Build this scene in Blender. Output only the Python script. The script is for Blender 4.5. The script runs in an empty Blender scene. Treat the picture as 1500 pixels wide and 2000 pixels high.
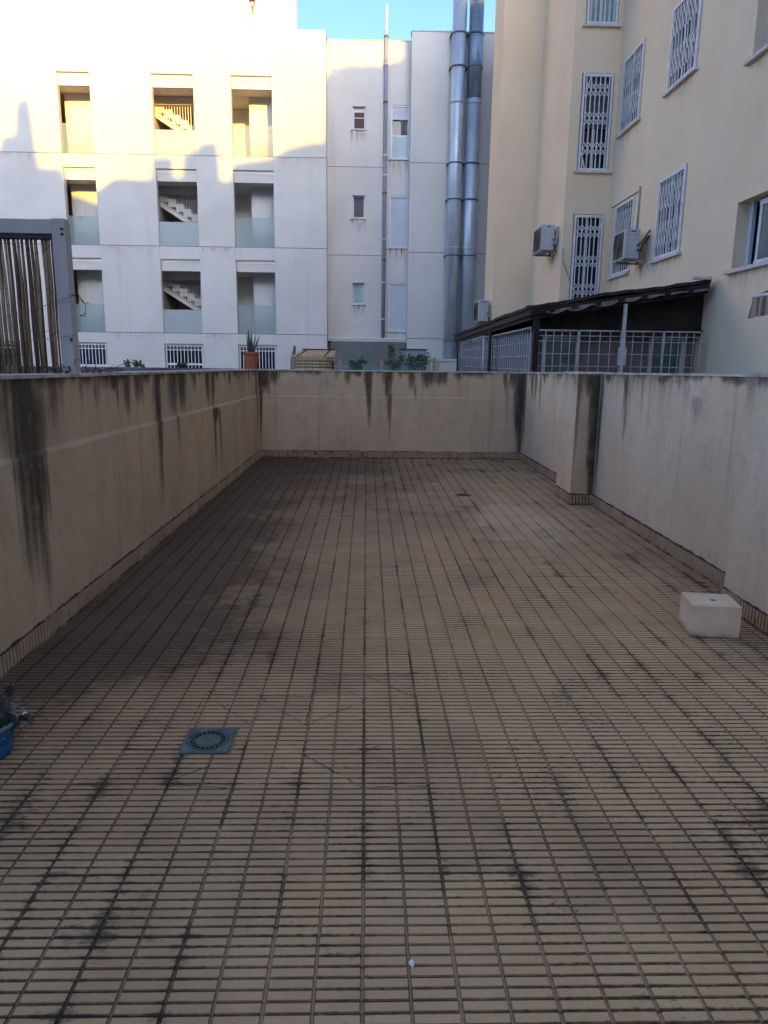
import bpy, math, random
import numpy as np
from mathutils import Vector, Matrix
random.seed(7); RNG=np.random.RandomState(11)
S=bpy.context.scene; COL=S.collection
R_=math.radians
# ------------------------------------------------------------------ camera
FPX=1400.; CX,CY=750.,1000.; EYE=1.6
def _n(v): return v/np.linalg.norm(v)
aY=_n(np.array([(716-CX)/FPX,(705-CY)/FPX,1.]))
_h=np.array([math.cos(R_(.7)),math.sin(R_(.7)),0.])
aZ=_n(-np.cross(aY,_h)); aZ=-aZ if aZ[1]>0 else aZ
aX=_n(np.cross(aY,aZ))
RC=np.stack([aX,aY,aZ],1)
cam=bpy.data.cameras.new('camera'); co=bpy.data.objects.new('camera',cam); COL.objects.link(co)
W=RC.T                                   # columns: cam right, down, forward in world
M=Matrix(((W[0,0],-W[0,1],-W[0,2],0),(W[1,0],-W[1,1],-W[1,2],0),(W[2,0],-W[2,1],-W[2,2],EYE),(0,0,0,1)))
co.matrix_world=M
cam.sensor_fit='HORIZONTAL'; cam.sensor_width=36; cam.lens=36*FPX/1500
cam.clip_start=.05; cam.clip_end=2000
S.camera=co
def at(px,py,**k):                        # pixel of the photograph -> point on a real plane X=, Y= or Z=
    d=RC.T@np.array([(px-CX)/FPX,(py-CY)/FPX,1.])
    (a,v),=k.items(); i='XYZ'.index(a); c=np.array([0,0,EYE])
    return c+(v-c[i])/d[i]*d
# ------------------------------------------------------------------ world, sun
SUN_EL=11.0; SUN_AZ=math.degrees(math.atan(.30))       # sun is behind the camera, to its right
w=bpy.data.worlds.new('World'); S.world=w; w.use_nodes=True
nt=w.node_tree; bg=nt.nodes['Background']
sky=nt.nodes.new('ShaderNodeTexSky'); sky.sky_type='NISHITA'; sky.sun_disc=False
sky.sun_elevation=R_(SUN_EL); sky.sun_rotation=R_(180-SUN_AZ)
sky.air_density=.45; sky.dust_density=1.35; sky.ozone_density=2.3; sky.altitude=50
nt.links.new(sky.outputs[0],bg.inputs[0]); bg.inputs[1].default_value=.15
sl=bpy.data.lights.new('sun','SUN'); sl.energy=2.0; sl.angle=R_(.38); sl.color=(1,.56,.08)
so=bpy.data.objects.new('sun',sl); COL.objects.link(so)
ta=.30; dirv=Vector((-ta,1,-math.tan(R_(SUN_EL))*math.sqrt(1+ta*ta)))
so.rotation_euler=dirv.to_track_quat('-Z','Y').to_euler()
S.view_settings.view_transform='Standard'; S.view_settings.look='None'
S.view_settings.exposure=2.25; S.view_settings.gamma=1
# ------------------------------------------------------------------ shader helpers
class Nd:
    def __init__(s,t,o): s.t=t; s.o=o
    def _m(s,op,*a,clamp=False):
        n=s.t.nodes.new('ShaderNodeMath'); n.operation=op; n.use_clamp=clamp
        for i,x in enumerate((s,)+a):
            if isinstance(x,Nd): s.t.links.new(x.o,n.inputs[i])
            else: n.inputs[i].default_value=x
        return Nd(s.t,n.outputs[0])
    def __add__(s,b): return s._m('ADD',b)
    __radd__=__add__
    def __sub__(s,b): return s._m('SUBTRACT',b)
    def __rsub__(s,b): return s._m('MULTIPLY',-1.)._m('ADD',b)
    def __mul__(s,b): return s._m('MULTIPLY',b)
    __rmul__=__mul__
    def __truediv__(s,b): return s._m('DIVIDE',b)
    def abs(s): return s._m('ABSOLUTE')
    def fract(s): return s._m('FRACT')
    def floor(s): return s._m('FLOOR')
    def sin(s): return s._m('SINE')
    def mx(s,b): return s._m('MAXIMUM',b)
    def mn(s,b): return s._m('MINIMUM',b)
    def pw(s,b): return s._m('POWER',b)
    def lt(s,b): return s._m('LESS_THAN',b)
    def clamp(s): return s._m('ADD',0.,clamp=True)
    def ss(s,a,b,lo=0.,hi=1.):
        n=s.t.nodes.new('ShaderNodeMapRange'); n.interpolation_type='SMOOTHSTEP'
        s.t.links.new(s.o,n.inputs[0])
        if a>b: a,b,lo,hi=b,a,hi,lo
        n.inputs[1].default_value=a; n.inputs[2].default_value=b; n.inputs[3].default_value=lo; n.inputs[4].default_value=hi
        return Nd(s.t,n.outputs[0])
class Mat:
    def __init__(s,name,rough=.8,metal=0.,spec=.3):
        s.m=bpy.data.materials.new(name); s.m.use_nodes=True; s.t=s.m.node_tree
        s.b=s.t.nodes['Principled BSDF']; s.b.inputs['Roughness'].default_value=rough
        s.b.inputs['Metallic'].default_value=metal; s.b.inputs['Specular IOR Level'].default_value=spec
        g=s.t.nodes.new('ShaderNodeNewGeometry'); s.pos=g.outputs['Position']
        sp=s.t.nodes.new('ShaderNodeSeparateXYZ'); s.t.links.new(s.pos,sp.inputs[0])
        s.x,s.y,s.z=[Nd(s.t,sp.outputs[i]) for i in range(3)]
    def noise(s,scale,detail=3,sx=1,sy=1,sz=1,off=0,rough=.55):
        v=s.t.nodes.new('ShaderNodeMapping'); s.t.links.new(s.pos,v.inputs[0])
        v.inputs['Scale'].default_value=(sx,sy,sz); v.inputs['Location'].default_value=(off,off*.7,off*1.3)
        n=s.t.nodes.new('ShaderNodeTexNoise'); s.t.links.new(v.outputs[0],n.inputs['Vector'])
        n.inputs['Scale'].default_value=scale; n.inputs['Detail'].default_value=detail; n.inputs['Roughness'].default_value=rough
        return Nd(s.t,n.outputs[0])
    def attr(s,name):
        n=s.t.nodes.new('ShaderNodeAttribute'); n.attribute_name=name; return Nd(s.t,n.outputs['Fac'])
    def mix(s,f,a,b,mode='MIX'):
        n=s.t.nodes.new('ShaderNodeMix'); n.data_type='RGBA'; n.blend_type=mode
        for i,x in ((0,f),(6,a),(7,b)):
            if isinstance(x,Nd): s.t.links.new(x.o,n.inputs[i])
            elif i==0: n.inputs[0].default_value=x
            else: n.inputs[i].default_value=tuple(x)+(1,)
        return Nd(s.t,n.outputs[2])
    def col(s,c):
        if isinstance(c,Nd): s.t.links.new(c.o,s.b.inputs['Base Color'])
        else: s.b.inputs['Base Color'].default_value=tuple(c)+(1,)
    def bump(s,hgt,dist=.01,strength=1.):
        n=s.t.nodes.new('ShaderNodeBump'); n.inputs['Distance'].default_value=dist; n.inputs['Strength'].default_value=strength
        s.t.links.new(hgt.o,n.inputs['Height']); s.t.links.new(n.outputs[0],s.b.inputs['Normal'])
    def rough(s,n): s.t.links.new(n.o,s.b.inputs['Roughness'])
def simple(name,c,rough=.7,metal=0.,var=.25,scale=6.,spec=.3,bump=0.,streak=False,dirt=None):
    m=Mat(name,rough,metal,spec)
    n=m.noise(scale,4,sz=.12 if streak else 1)
    d=tuple(x*(1-var) for x in (dirt or c)); l=tuple(min(1,x*(1+var*.45)) for x in c)
    m.col(m.mix(n.ss(.3,.7),d,l))
    if bump: m.bump(m.noise(scale*8,3),bump)
    return m.m
def glassy(name,tint,alpha,rough=.15,glosscol=(.9,.95,1)):
    """thin glazing: see-through part, tinted body, reflection"""
    m=Mat(name,rough); t=m.t
    m.b.inputs['Base Color'].default_value=tuple(tint)+(1,); m.b.inputs['Specular IOR Level'].default_value=.5
    tr=t.nodes.new('ShaderNodeBsdfTransparent'); tr.inputs[0].default_value=(.84,.90,.89,1)
    mx=t.nodes.new('ShaderNodeMixShader'); mx.inputs[0].default_value=alpha
    t.links.new(tr.outputs[0],mx.inputs[1]); t.links.new(m.b.outputs[0],mx.inputs[2])
    t.links.new(mx.outputs[0],t.nodes['Material Output'].inputs[0]); return m.m
# ---- materials
def m_floor():
    m=Mat('ribbed_terrace_tile',.85,spec=.2)
    x,y,z=m.x,m.y,m.z
    dx=((x*4.+.5).fract()-.5).abs()*.25; dy=((y*4.+.5).fract()-.5).abs()*.25
    # a tile-by-tile difference
    tv=((x*4.).floor()*12.9898+(y*4.).floor()*78.233).sin()*43758.5453
    tv=tv.fract()
    big=m.noise(.55,4,off=3); med=m.noise(2.3,5,off=8); fine=m.noise(55,4); grit=m.noise(260,2)
    c=m.mix(med.ss(.3,.72),(.555,.325,.142),(.65,.405,.188))
    c=m.mix((tv*.30).clamp(),c,(.50,.31,.165))
    c=m.mix(fine.ss(.40,.75)*.35,c,(.60,.43,.29))
    # rusty tan wash on the middle right, violet grey grime far off
    far=y.ss(4.6,7.5); wash=(m.noise(.9,4,off=31)+x*.10-.12).ss(.42,.62)
    c=m.mix(far*.50,c,(.37,.245,.145))
    c=m.mix(wash*far*.75,c,(.56,.35,.18))
    tanp=((x-1.6).abs()*-.9+(y-7.3).abs()*-.45+m.noise(2.,4,off=12)*1.3+.30).ss(.25,.75)
    c=m.mix(tanp*.75,c,(.64,.46,.28))
    teal=m.noise(1.3,4,off=57).ss(.60,.72)*far
    c=m.mix(teal*.5,c,(.10,.105,.10))
    # black lichen: heavy along the left wall, in patches elsewhere
    cl=m.noise(.9,6,off=5,rough=.65); cl2=m.noise(3.1,5,off=15,rough=.65)
    leftm=(x*-.85+cl*1.7+cl2*.8-.88+y.ss(2.6,4.0,-.80,.0)+(tv-.5)*.10).ss(.0,1.8)
    farm=(y.ss(5.5,10.5,0,.85)-x*.38+cl*1.4+cl2*.5-.72+(tv-.5)*.12).ss(-.1,1.5)*.85
    patch=(big+med*.35+(tv-.5)*.06).ss(.68,.88)
    patr=((x-1.6)*.55+cl2*1.1-.35).ss(.35,.95)*y.ss(7.6,5.0)*y.ss(1.0,3.2,.45,1.)
    mask=leftm.mx(farm).mx(patch*.5).mx(patr*.55).clamp()
    g2=m.noise(26,5,sx=.45,off=2,rough=.65)
    lich=(mask*(.50+g2*.75+fine*.25)+(mask*1.1+g2*1.1-1.15).ss(0.,.6)*.35).clamp()
    near=y.ss(3.4,2.2)
    # joints: open ones gather black dirt, each tile edge its own way
    je=((x*4.+.5).floor()*41.3+(y*4.).floor()*17.7).sin()*9137.31
    je=je.fract()
    reg=m.noise(1.4,4,off=44).ss(.38,.66)
    sel=(reg*.75+je*.55+mask*.25-.42+near*.24).ss(.10,.62)
    jy=((x*4.).floor()*29.1+(y*4.+.5).floor()*53.9).sin()*7331.7
    sely=(reg*.75+jy.fract()*.55+mask*.25-.50+near*.12).ss(.10,.62)
    n60=m.noise(48,4,sx=.22,off=9,rough=.6)
    gf=((y-.0035)*28.).fract(); dg=((gf-.913+.5).fract()-.5).abs()*.0357
    pn=m.noise(2.3,6,off=111,rough=.68); gn=m.noise(55,4,sx=.42,off=33,rough=.7)
    ep=(dx*-18.+1.).clamp()*(.20+.17*sel); eg=(dg*-110.+1.).clamp()*.34; ey=(dy*-40.+1.).clamp()*sely*.35
    blot=(pn*1.8+gn*1.35+ep+eg+ey+mask*.35+near*.10+patr*.25+x.ss(.1,1.6,0,.20)+(x*-1.).ss(.3,1.4,0,.12)+farm*.2-2.00).ss(.0,.50)
    crumb=(m.noise(95,4,sx=.5,off=121,rough=.7)*1.2+pn*.8+eg*.6-1.16).ss(0,.12)
    dirt=(lich*.78).mx(blot*.80).mx(crumb*.65)
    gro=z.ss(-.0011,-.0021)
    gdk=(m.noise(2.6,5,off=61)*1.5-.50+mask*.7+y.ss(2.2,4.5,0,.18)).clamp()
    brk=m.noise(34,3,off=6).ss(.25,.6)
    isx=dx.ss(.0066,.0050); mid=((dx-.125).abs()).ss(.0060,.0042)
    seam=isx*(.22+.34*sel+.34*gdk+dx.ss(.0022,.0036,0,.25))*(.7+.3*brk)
    gy=(1.-isx)*(1.-mid)*(.30+.22*gdk+gf.ss(.86,.93,0,.48))*(.8+.2*brk)  # dirty gaps, plus a dark core painting shade at the rib's front edge
    lipn=m.noise(3.3,5,off=141,rough=.65).ss(.30,.62); lip_shade=gf.ss(.115,.02)*(1.-isx)*(.30+.42*lipn)*(.65+.35*brk)  # front lip of each rib darkened to paint the shading of its face
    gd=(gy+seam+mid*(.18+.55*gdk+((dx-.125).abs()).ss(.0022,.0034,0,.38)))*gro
    gd=gd.mx(lip_shade)
    c=m.mix(dirt.clamp(),c,(.040,.029,.024))
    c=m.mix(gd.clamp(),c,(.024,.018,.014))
    c=m.mix(grit.ss(.60,.75)*.25,c,(.05,.04,.035))
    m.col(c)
    m.bump(fine*.6+grit*.6+g2*.4,.0012)
    return m.m
def m_wall(name,a,b,stain=(.028,.024,.021)):
    m=Mat(name,.9,spec=.15)
    s=m.attr('stain')
    med=m.noise(1.6,5,sz=.45); big=m.noise(.45,3,off=4); f=m.noise(38,4); stre=m.noise(9,5,sz=.055,off=9); warm=m.noise(.8,3,off=23)
    c=m.mix(med.ss(.3,.7),a,b)
    c=m.mix(warm.ss(.45,.7)*.35,c,tuple(v*k for v,k in zip(b,(1.12,1.0,.82))))
    c=m.mix(big.ss(.52,.75)*.35,c,tuple(v*.72 for v in a))
    c=m.mix(stre.ss(.55,.78)*.28,c,(.085,.068,.055))
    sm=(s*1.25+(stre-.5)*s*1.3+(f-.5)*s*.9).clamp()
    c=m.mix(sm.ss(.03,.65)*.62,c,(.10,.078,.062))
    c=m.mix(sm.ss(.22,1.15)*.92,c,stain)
    c=m.mix(m.noise(120,2).ss(.68,.78)*.25,c,(.05,.045,.04))
    mot=m.noise(7,5,off=14); c=m.mix(mot.ss(.50,.72)*.22,c,tuple(v*.55 for v in a)); c=m.mix(mot.ss(.44,.30)*.16,c,tuple(min(.9,v*1.25) for v in b))
    c=m.mix(m.noise(150,3,off=3).ss(.35,.65)*.20,c,tuple(v*.62 for v in a))
    vo=m.t.nodes.new('ShaderNodeTexVoronoi'); vo.feature='DISTANCE_TO_EDGE'; vo.inputs['Scale'].default_value=1.1
    nv=m.t.nodes.new('ShaderNodeTexNoise'); nv.inputs['Scale'].default_value=5.; nv.inputs['Detail'].default_value=5; m.t.links.new(m.pos,nv.inputs['Vector'])
    ad=m.t.nodes.new('ShaderNodeVectorMath'); ad.operation='MULTIPLY_ADD'; m.t.links.new(nv.outputs['Color'],ad.inputs[0]); ad.inputs[1].default_value=(.35,.35,.35); m.t.links.new(m.pos,ad.inputs[2]); m.t.links.new(ad.outputs[0],vo.inputs['Vector'])
    crk=Nd(m.t,vo.outputs['Distance']).ss(.0030,.0010)*m.noise(1.3,3,off=66).ss(.60,.70)
    c=m.mix(crk*.22,c,(.06,.048,.04))
    m.col(c); m.bump(f*.6+m.noise(140,3)*.7+mot*1.0+med*2.0-crk*.3,.010)
    return m.m
def m_skirt():
    m=Mat('ochre_skirting_tile',.85,spec=.2)
    n=m.noise(3,4); n2=m.noise(22,4,off=6); n3=m.noise(9,4,off=16)
    c=m.mix(n.ss(.3,.7),(.47,.275,.145),(.60,.38,.22))
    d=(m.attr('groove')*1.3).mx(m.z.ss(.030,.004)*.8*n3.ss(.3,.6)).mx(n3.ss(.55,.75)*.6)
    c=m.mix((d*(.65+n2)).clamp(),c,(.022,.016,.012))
    m.col(c); m.bump(n2,.003); return m.m
def m_render(name,a,b,streak=.18,rust=.0):
    m=Mat(name,.88,spec=.15)
    n=m.noise(.7,4); st=m.noise(3.2,5,sz=.05,off=3); f=m.noise(24,3); pat=m.noise(.35,2,off=40)
    c=m.mix(n.ss(.3,.7),a,b)
    c=m.mix(st.ss(.56,.8)*streak,c,tuple(v*.55 for v in a))
    c=m.mix(pat.ss(.5,.62)*.10,c,tuple(v*.80 for v in a))
    if 'stain' in name or rust:
        s=m.attr('stain'); c=m.mix((s*(.45+st)).clamp(),c,(.22,.12,.07))
    m.col(c); m.bump(f+m.noise(90,3)*.5,.004); return m.m
def m_duct(name,a,b):
    m=Mat(name,.38,.70,spec=.5)
    r=((m.z*(1/.075)).fract()-.5).abs()
    n=m.noise(4,4,sz=.3); n2=m.noise(30,3)
    c=m.mix(n.ss(.3,.7),a,b); c=m.mix(r.ss(.42,.5)*.55,c,tuple(v*.4 for v in a)); m.col(c)
    m.rough(n2.ss(.2,.8,.30,.55)); m.bump(r.ss(.38,.5)+n2*.15,.006); return m.m
def m_shutter(name,a):
    m=Mat(name,.5,spec=.4); r=((m.z*(1/.055)).fract()); n=m.noise(3,3)
    c=m.mix(r.ss(.80,.97)*.45,m.mix(n.ss(.3,.7),tuple(v*.92 for v in a),a),tuple(v*.45 for v in a)); m.col(c)
    m.bump(r.ss(.9,.6),.006); return m.m
def m_stripe():
    m=Mat('striped_awning_cloth',.9); r=((m.y*(1/.16)).fract()); n=m.noise(40,2)
    c=m.mix(r.ss(.42,.52)*(1.-r.ss(.92,1.)),(.36,.28,.20),(.15,.10,.07)); c=m.mix(n.ss(.4,.7)*.2,c,(.1,.07,.05)); m.col(c); return m.m
def m_block():
    m=Mat('pale_aggregate_concrete',.9,spec=.15); n=m.noise(6,4); s=m.noise(130,3); s2=m.noise(60,3,off=4)
    c=m.mix(n.ss(.3,.7),(.72,.50,.31),(.82,.60,.40)); c=m.mix(s.ss(.58,.68)*.35,c,(.34,.24,.15)); c=m.mix(s2.ss(.62,.7)*.25,c,(.62,.56,.48))
    c=m.mix(m.z.ss(.05,.0)*n.ss(.35,.6)*.6,c,(.12,.09,.06))
    m.col(c); m.bump(s+s2,.002); return m.m
def m_leafy(name,a,b):
    m=Mat(name,.5,spec=.4); n=m.noise(14,2); m.col(m.mix(n.ss(.35,.65),a,b))
    m.b.inputs['Subsurface Weight'].default_value=0; return m.m
def m_cane(name,a,b):
    m=Mat(name,.7,spec=.3); n=m.noise(30,3,sz=.06); k=((m.z*(1/.17)+m.noise(3,1)*3.).fract()).ss(.93,.99)
    c=m.mix(n.ss(.35,.65),a,b); c=m.mix(k*.7,c,tuple(v*.3 for v in a)); m.col(c); return m.m
MT=dict(
 floor=m_floor(), under=simple('mortar_bed',(.05,.04,.032),.95), ground=simple('bare_ground_concrete',(.16,.14,.12),.95,scale=1.5),
 wallL=m_wall('stained_stucco',(.56,.398,.245),(.68,.498,.322)), wallR=m_wall('paler_stained_stucco',(.74,.545,.35),(.82,.63,.42)),
 coping=simple('pale_coping',(.55,.48,.41),.8,var=.4,scale=7), skirt=m_skirt(), mortar=simple('blackened_mortar',(.065,.048,.036),.95),
 grey_wall=simple('grey_weathered_render',(.16,.16,.175),.9,var=.45,scale=3,streak=True),
 white=m_render('white_render',(.62,.575,.51),(.68,.635,.565)), white_st=m_render('white_render_stain',(.61,.56,.50),(.67,.62,.56),.25,1.),
 beige=m_render('beige_render_stain',(.82,.615,.405),(.85,.67,.455),.10,1.), gap=simple('dark_joint',(.10,.095,.09),.95),
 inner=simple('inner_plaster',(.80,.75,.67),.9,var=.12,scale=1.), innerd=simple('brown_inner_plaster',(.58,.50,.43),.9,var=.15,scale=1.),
 soffit=simple('grey_soffit',(.74,.70,.64),.9,var=.12), door=simple('white_door_paint',(.74,.73,.70),.45,var=.06,scale=1.),
 wmetal=simple('white_painted_steel',(.74,.71,.68),.45,var=.12,scale=9), sill=simple('pale_stone_sill',(.68,.59,.52),.7,var=.2,scale=9),
 pvc=simple('white_window_frame',(.66,.66,.67),.4,var=.08), stair=simple('white_stair_concrete',(.78,.75,.70),.8,var=.12),
 frost=glassy('frosted_balustrade_glass',(.46,.49,.47),.84,.35), clearg=glassy('greenish_balustrade_glass',(.48,.54,.53),.25,.2),
 pane=simple('dark_window_glass',(.012,.016,.022),.08,var=.3,spec=.6,scale=2), paneg=simple('green_grey_glass',(.09,.125,.12),.12,var=.4,spec=.6,scale=2),
 paneb=simple('blue_frosted_glass',(.16,.28,.34),.25,var=.2,spec=.5,scale=4), panel=simple('pale_blue_frosted_glass',(.36,.45,.46),.3,var=.15,spec=.5,scale=4),
 shutter=m_shutter('pale_slatted_shutter',(.56,.60,.63)), shutterg=m_shutter('grey_slatted_shutter',(.10,.10,.11)),
 curtain=simple('grey_curtain',(.24,.23,.22),.9,var=.5,scale=14,streak=True), curtaing=simple('brown_blind',(.12,.085,.065),.9,var=.3),
 duct=m_duct('galvanised_spiral_duct',(.48,.54,.58),(.66,.71,.74)), ductd=m_duct('dull_galvanised_duct',(.20,.25,.30),(.30,.36,.42)),
 clamp=simple('pipe_clamp',(.62,.62,.60),.5,.3), clampd=simple('dark_clamp',(.13,.14,.15),.6,.4),
 pipe=simple('grey_plastic_pipe',(.25,.27,.31),.5,var=.25,scale=5,streak=True),
 postg=simple('grey_painted_aluminium',(.46,.405,.37),.55,var=.14,scale=4,streak=True), bolt=simple('dark_bolt',(.05,.04,.035),.6),
 cane_d=m_cane('dark_reed',(.10,.055,.03),(.20,.115,.065)), cane_m=m_cane('brown_reed',(.24,.145,.08),(.40,.26,.155)), cane_l=m_cane('straw_reed',(.48,.35,.23),(.66,.52,.36)),
 woodd=simple('dark_stained_wood',(.030,.019,.014),.75,var=.5,scale=5,streak=True), wood=simple('weathered_brown_wood',(.065,.040,.028),.8,var=.5,scale=7),
 felt=simple('mossy_roof_felt',(.055,.043,.034),.95,var=.6,scale=12,bump=.01), valance=simple('dusty_canvas_edge',(.20,.17,.14),.9,var=.4),
 fence=simple('dull_white_wire',(.50,.48,.46),.55,var=.2,scale=12), panelg=simple('lilac_grey_cane_screen',(.20,.19,.195),.8,var=.35,scale=30,streak=True),
 gable=simple('dark_gable_board',(.032,.021,.017),.85,var=.4,scale=4), brownp=simple('brown_inner_panel',(.20,.15,.145),.8,var=.2),
 acw=simple('cream_unit_casing',(.48,.47,.45),.5,var=.16,scale=7,streak=True), acg=simple('dark_fan_grille',(.10,.085,.078),.6,var=.2,scale=20), acdk=simple('dark_hose',(.04,.035,.033),.7),  # fan grille is one plain dark tone
 bracket=simple('painted_bracket',(.42,.36,.28),.6,var=.3,scale=9),
 stripe=m_stripe(), block=m_block(), hole=simple('hole_shade',(.008,.007,.006),.95),
 terra=simple('terracotta',(.36,.11,.055),.8,var=.25,scale=12), bluep=simple('blue_plastic_pot',(.010,.085,.20),.35,var=.25,spec=.5,scale=10), rimp=simple('pale_pot_rim',(.16,.20,.24),.6),
 soil=simple('potting_soil',(.03,.022,.016),.95), aloe=m_leafy('dull_aloe_leaf',(.045,.036,.036),(.085,.070,.060)),
 cactus=m_leafy('dark_cactus_skin',(.016,.026,.018),(.055,.065,.05)), leaf=m_leafy('green_leaf',(.05,.075,.03),(.13,.17,.07)), leafb=m_leafy('bright_leaf',(.05,.10,.03),(.12,.19,.06)), leafd=m_leafy('dark_leaf',(.018,.028,.02),(.045,.06,.035)),
 stem=simple('brown_stem',(.07,.05,.035),.9), twig=simple('dry_twig',(.035,.026,.022),.9),
 drain=simple('slate_blue_plastic',(.12,.145,.125),.8,var=.3,scale=18), drainm=simple('dull_metal_grate',(.12,.11,.10),.5,.4),
 bamboo=m_cane('bamboo_cladding',(.34,.24,.12),(.54,.41,.24)), postw=simple('pinkish_timber_post',(.40,.26,.18),.85,var=.3,scale=11),
 net=glassy('green_garden_net',(.13,.20,.15),.26,.9), toldo=simple('taupe_awning_fabric',(.155,.145,.128),.95,var=.12,scale=3), turq=glassy('turquoise_glass',(.26,.38,.37),.6,.2),
 wire=simple('thin_wire',(.20,.18,.16),.6), quartz=simple('white_quartz',(.85,.80,.74),.5,var=.1), lampm=simple('rusty_lamp',(.10,.05,.035),.7),
)
# ------------------------------------------------------------------ mesh helpers
class MB:
    def __init__(s): s.v=[]; s.f=[]; s.mi=[]; s.sm=[]; s.k=0
    def add(s,vs,fs,smooth=False):
        o=len(s.v); s.v+=[tuple(map(float,p)) for p in vs]
        for f in fs: s.f.append([i+o for i in f]); s.mi.append(s.k); s.sm.append(smooth)
        return s
    def box(s,x0,x1,y0,y1,z0,z1):
        x0,x1=sorted((x0,x1)); y0,y1=sorted((y0,y1)); z0,z1=sorted((z0,z1))
        v=[(x,y,z) for z in (z0,z1) for y in (y0,y1) for x in (x0,x1)]
        return s.add(v,[(0,2,3,1),(4,5,7,6),(0,1,5,4),(2,6,7,3),(0,4,6,2),(1,3,7,5)])
    def bar(s,a,b,wd,th=None,up=(0,0,1)):                      # rectangular bar from a to b
        a=Vector(a); b=Vector(b); d=(b-a).normalized(); th=th or wd
        u=Vector(up); 
        if abs(d.dot(u))>.98: u=Vector((0,1,0))
        p=d.cross(u).normalized()*wd/2; q=p.cross(d).normalized()*th/2
        v=[c+i*p+j*q for c in (a,b) for i,j in ((-1,-1),(1,-1),(1,1),(-1,1))]
        return s.add(v,[(0,1,2,3),(7,6,5,4),(0,4,5,1),(1,5,6,2),(2,6,7,3),(3,7,4,0)])
    def tube(s,pts,rad,n=8,cap=True):
        pts=[Vector(p) for p in pts]; r=rad if hasattr(rad,'__len__') else [rad]*len(pts)
        vs=[];fs=[];u=None
        for i,p in enumerate(pts):
            d=(pts[min(i+1,len(pts)-1)]-pts[max(i-1,0)]).normalized()
            if u is None: u=d.orthogonal().normalized()
            else: u=(u-d*u.dot(d)).normalized()
            w_=d.cross(u)
            for k in range(n):
                a=2*math.pi*k/n; vs.append(p+(u*math.cos(a)+w_*math.sin(a))*r[i])
        for i in range(len(pts)-1):
            for k in range(n): fs.append((i*n+k,i*n+(k+1)%n,(i+1)*n+(k+1)%n,(i+1)*n+k))
        if cap: fs.append(tuple(range(n))[::-1]); fs.append(tuple((len(pts)-1)*n+k for k in range(n)))
        return s.add(vs,fs,True)
    def lathe(s,prof,c,n=24):
        vs=[];fs=[]
        for r,z in prof:
            for k in range(n):
                a=2*math.pi*k/n; vs.append((c[0]+r*math.cos(a),c[1]+r*math.sin(a),c[2]+z))
        for i in range(len(prof)-1):
            for k in range(n): fs.append((i*n+k,i*n+(k+1)%n,(i+1)*n+(k+1)%n,(i+1)*n+k))
        return s.add(vs,fs,True)
    def prism(s,poly,axis,a,b):                                # polygon in the two other axes, extruded along axis
        def P(u,v,t): return {'X':(t,u,v),'Y':(u,t,v),'Z':(u,v,t)}[axis]
        n=len(poly); vs=[P(u,v,a) for u,v in poly]+[P(u,v,b) for u,v in poly]
        return s.add(vs,[tuple(range(n))[::-1],tuple(range(n,2*n))]+[(i,(i+1)%n,n+(i+1)%n,n+i) for i in range(n)])
    def quad(s,*p): return s.add(p,[tuple(range(len(p)))])
ORG={}
KS=1.; ZS=0.      # metric correction of a building survey: x,y,z*KS, z-ZS
def empty(name,label,cat,loc=(0,0,0),group=None,kind=None):
    loc=(loc[0]*KS,loc[1]*KS,loc[2]*KS-ZS)
    o=bpy.data.objects.new(name,None); COL.objects.link(o); o.location=loc; o.empty_display_size=.1
    ORG[o.name]=Vector(loc); tagp(o,label,cat,group,kind); return o
def tagp(o,label=None,cat=None,group=None,kind=None):
    if label: o['label']=label
    if cat: o['category']=cat
    if group: o['group']=group
    if kind: o['kind']=kind
    return o
def obj(name,mb,mat,parent=None,attr=None,bevel=0,org=None,fixn=True):
    me=bpy.data.meshes.new(name)
    L=ORG.get(parent.name,Vector()) if parent else Vector(org or (0,0,0))
    me.from_pydata([(x*KS-L.x,y*KS-L.y,z*KS-ZS-L.z) for x,y,z in mb.v],[],mb.f)
    mats=mat if isinstance(mat,list) else [mat]
    for m in mats: me.materials.append(MT[m])
    me.polygons.foreach_set('material_index',mb.mi); me.polygons.foreach_set('use_smooth',mb.sm)
    for k,v in (attr or {}).items():
        a=me.attributes.new(k,'FLOAT','POINT'); a.data.foreach_set('value',np.asarray(v,dtype=np.float32))
    me.update()
    if fixn:
        import bmesh
        bm=bmesh.new(); bm.from_mesh(me); bmesh.ops.recalc_face_normals(bm,faces=bm.faces); bm.to_mesh(me); bm.free()
    o=bpy.data.objects.new(name,me); COL.objects.link(o)
    ORG[o.name]=L
    if parent: o.parent=parent
    else: o.location=L
    if bevel:
        b=o.modifiers.new('bevel','BEVEL'); b.width=bevel; b.segments=2; b.limit_method='ANGLE'
    return o
def copy_tree(o,parent=None):
    c=o.copy(); COL.objects.link(c); ORG[c.name]=ORG.get(o.name,Vector())
    if parent: c.parent=parent
    for ch in list(o.children): copy_tree(ch,c)
    return c
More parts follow.
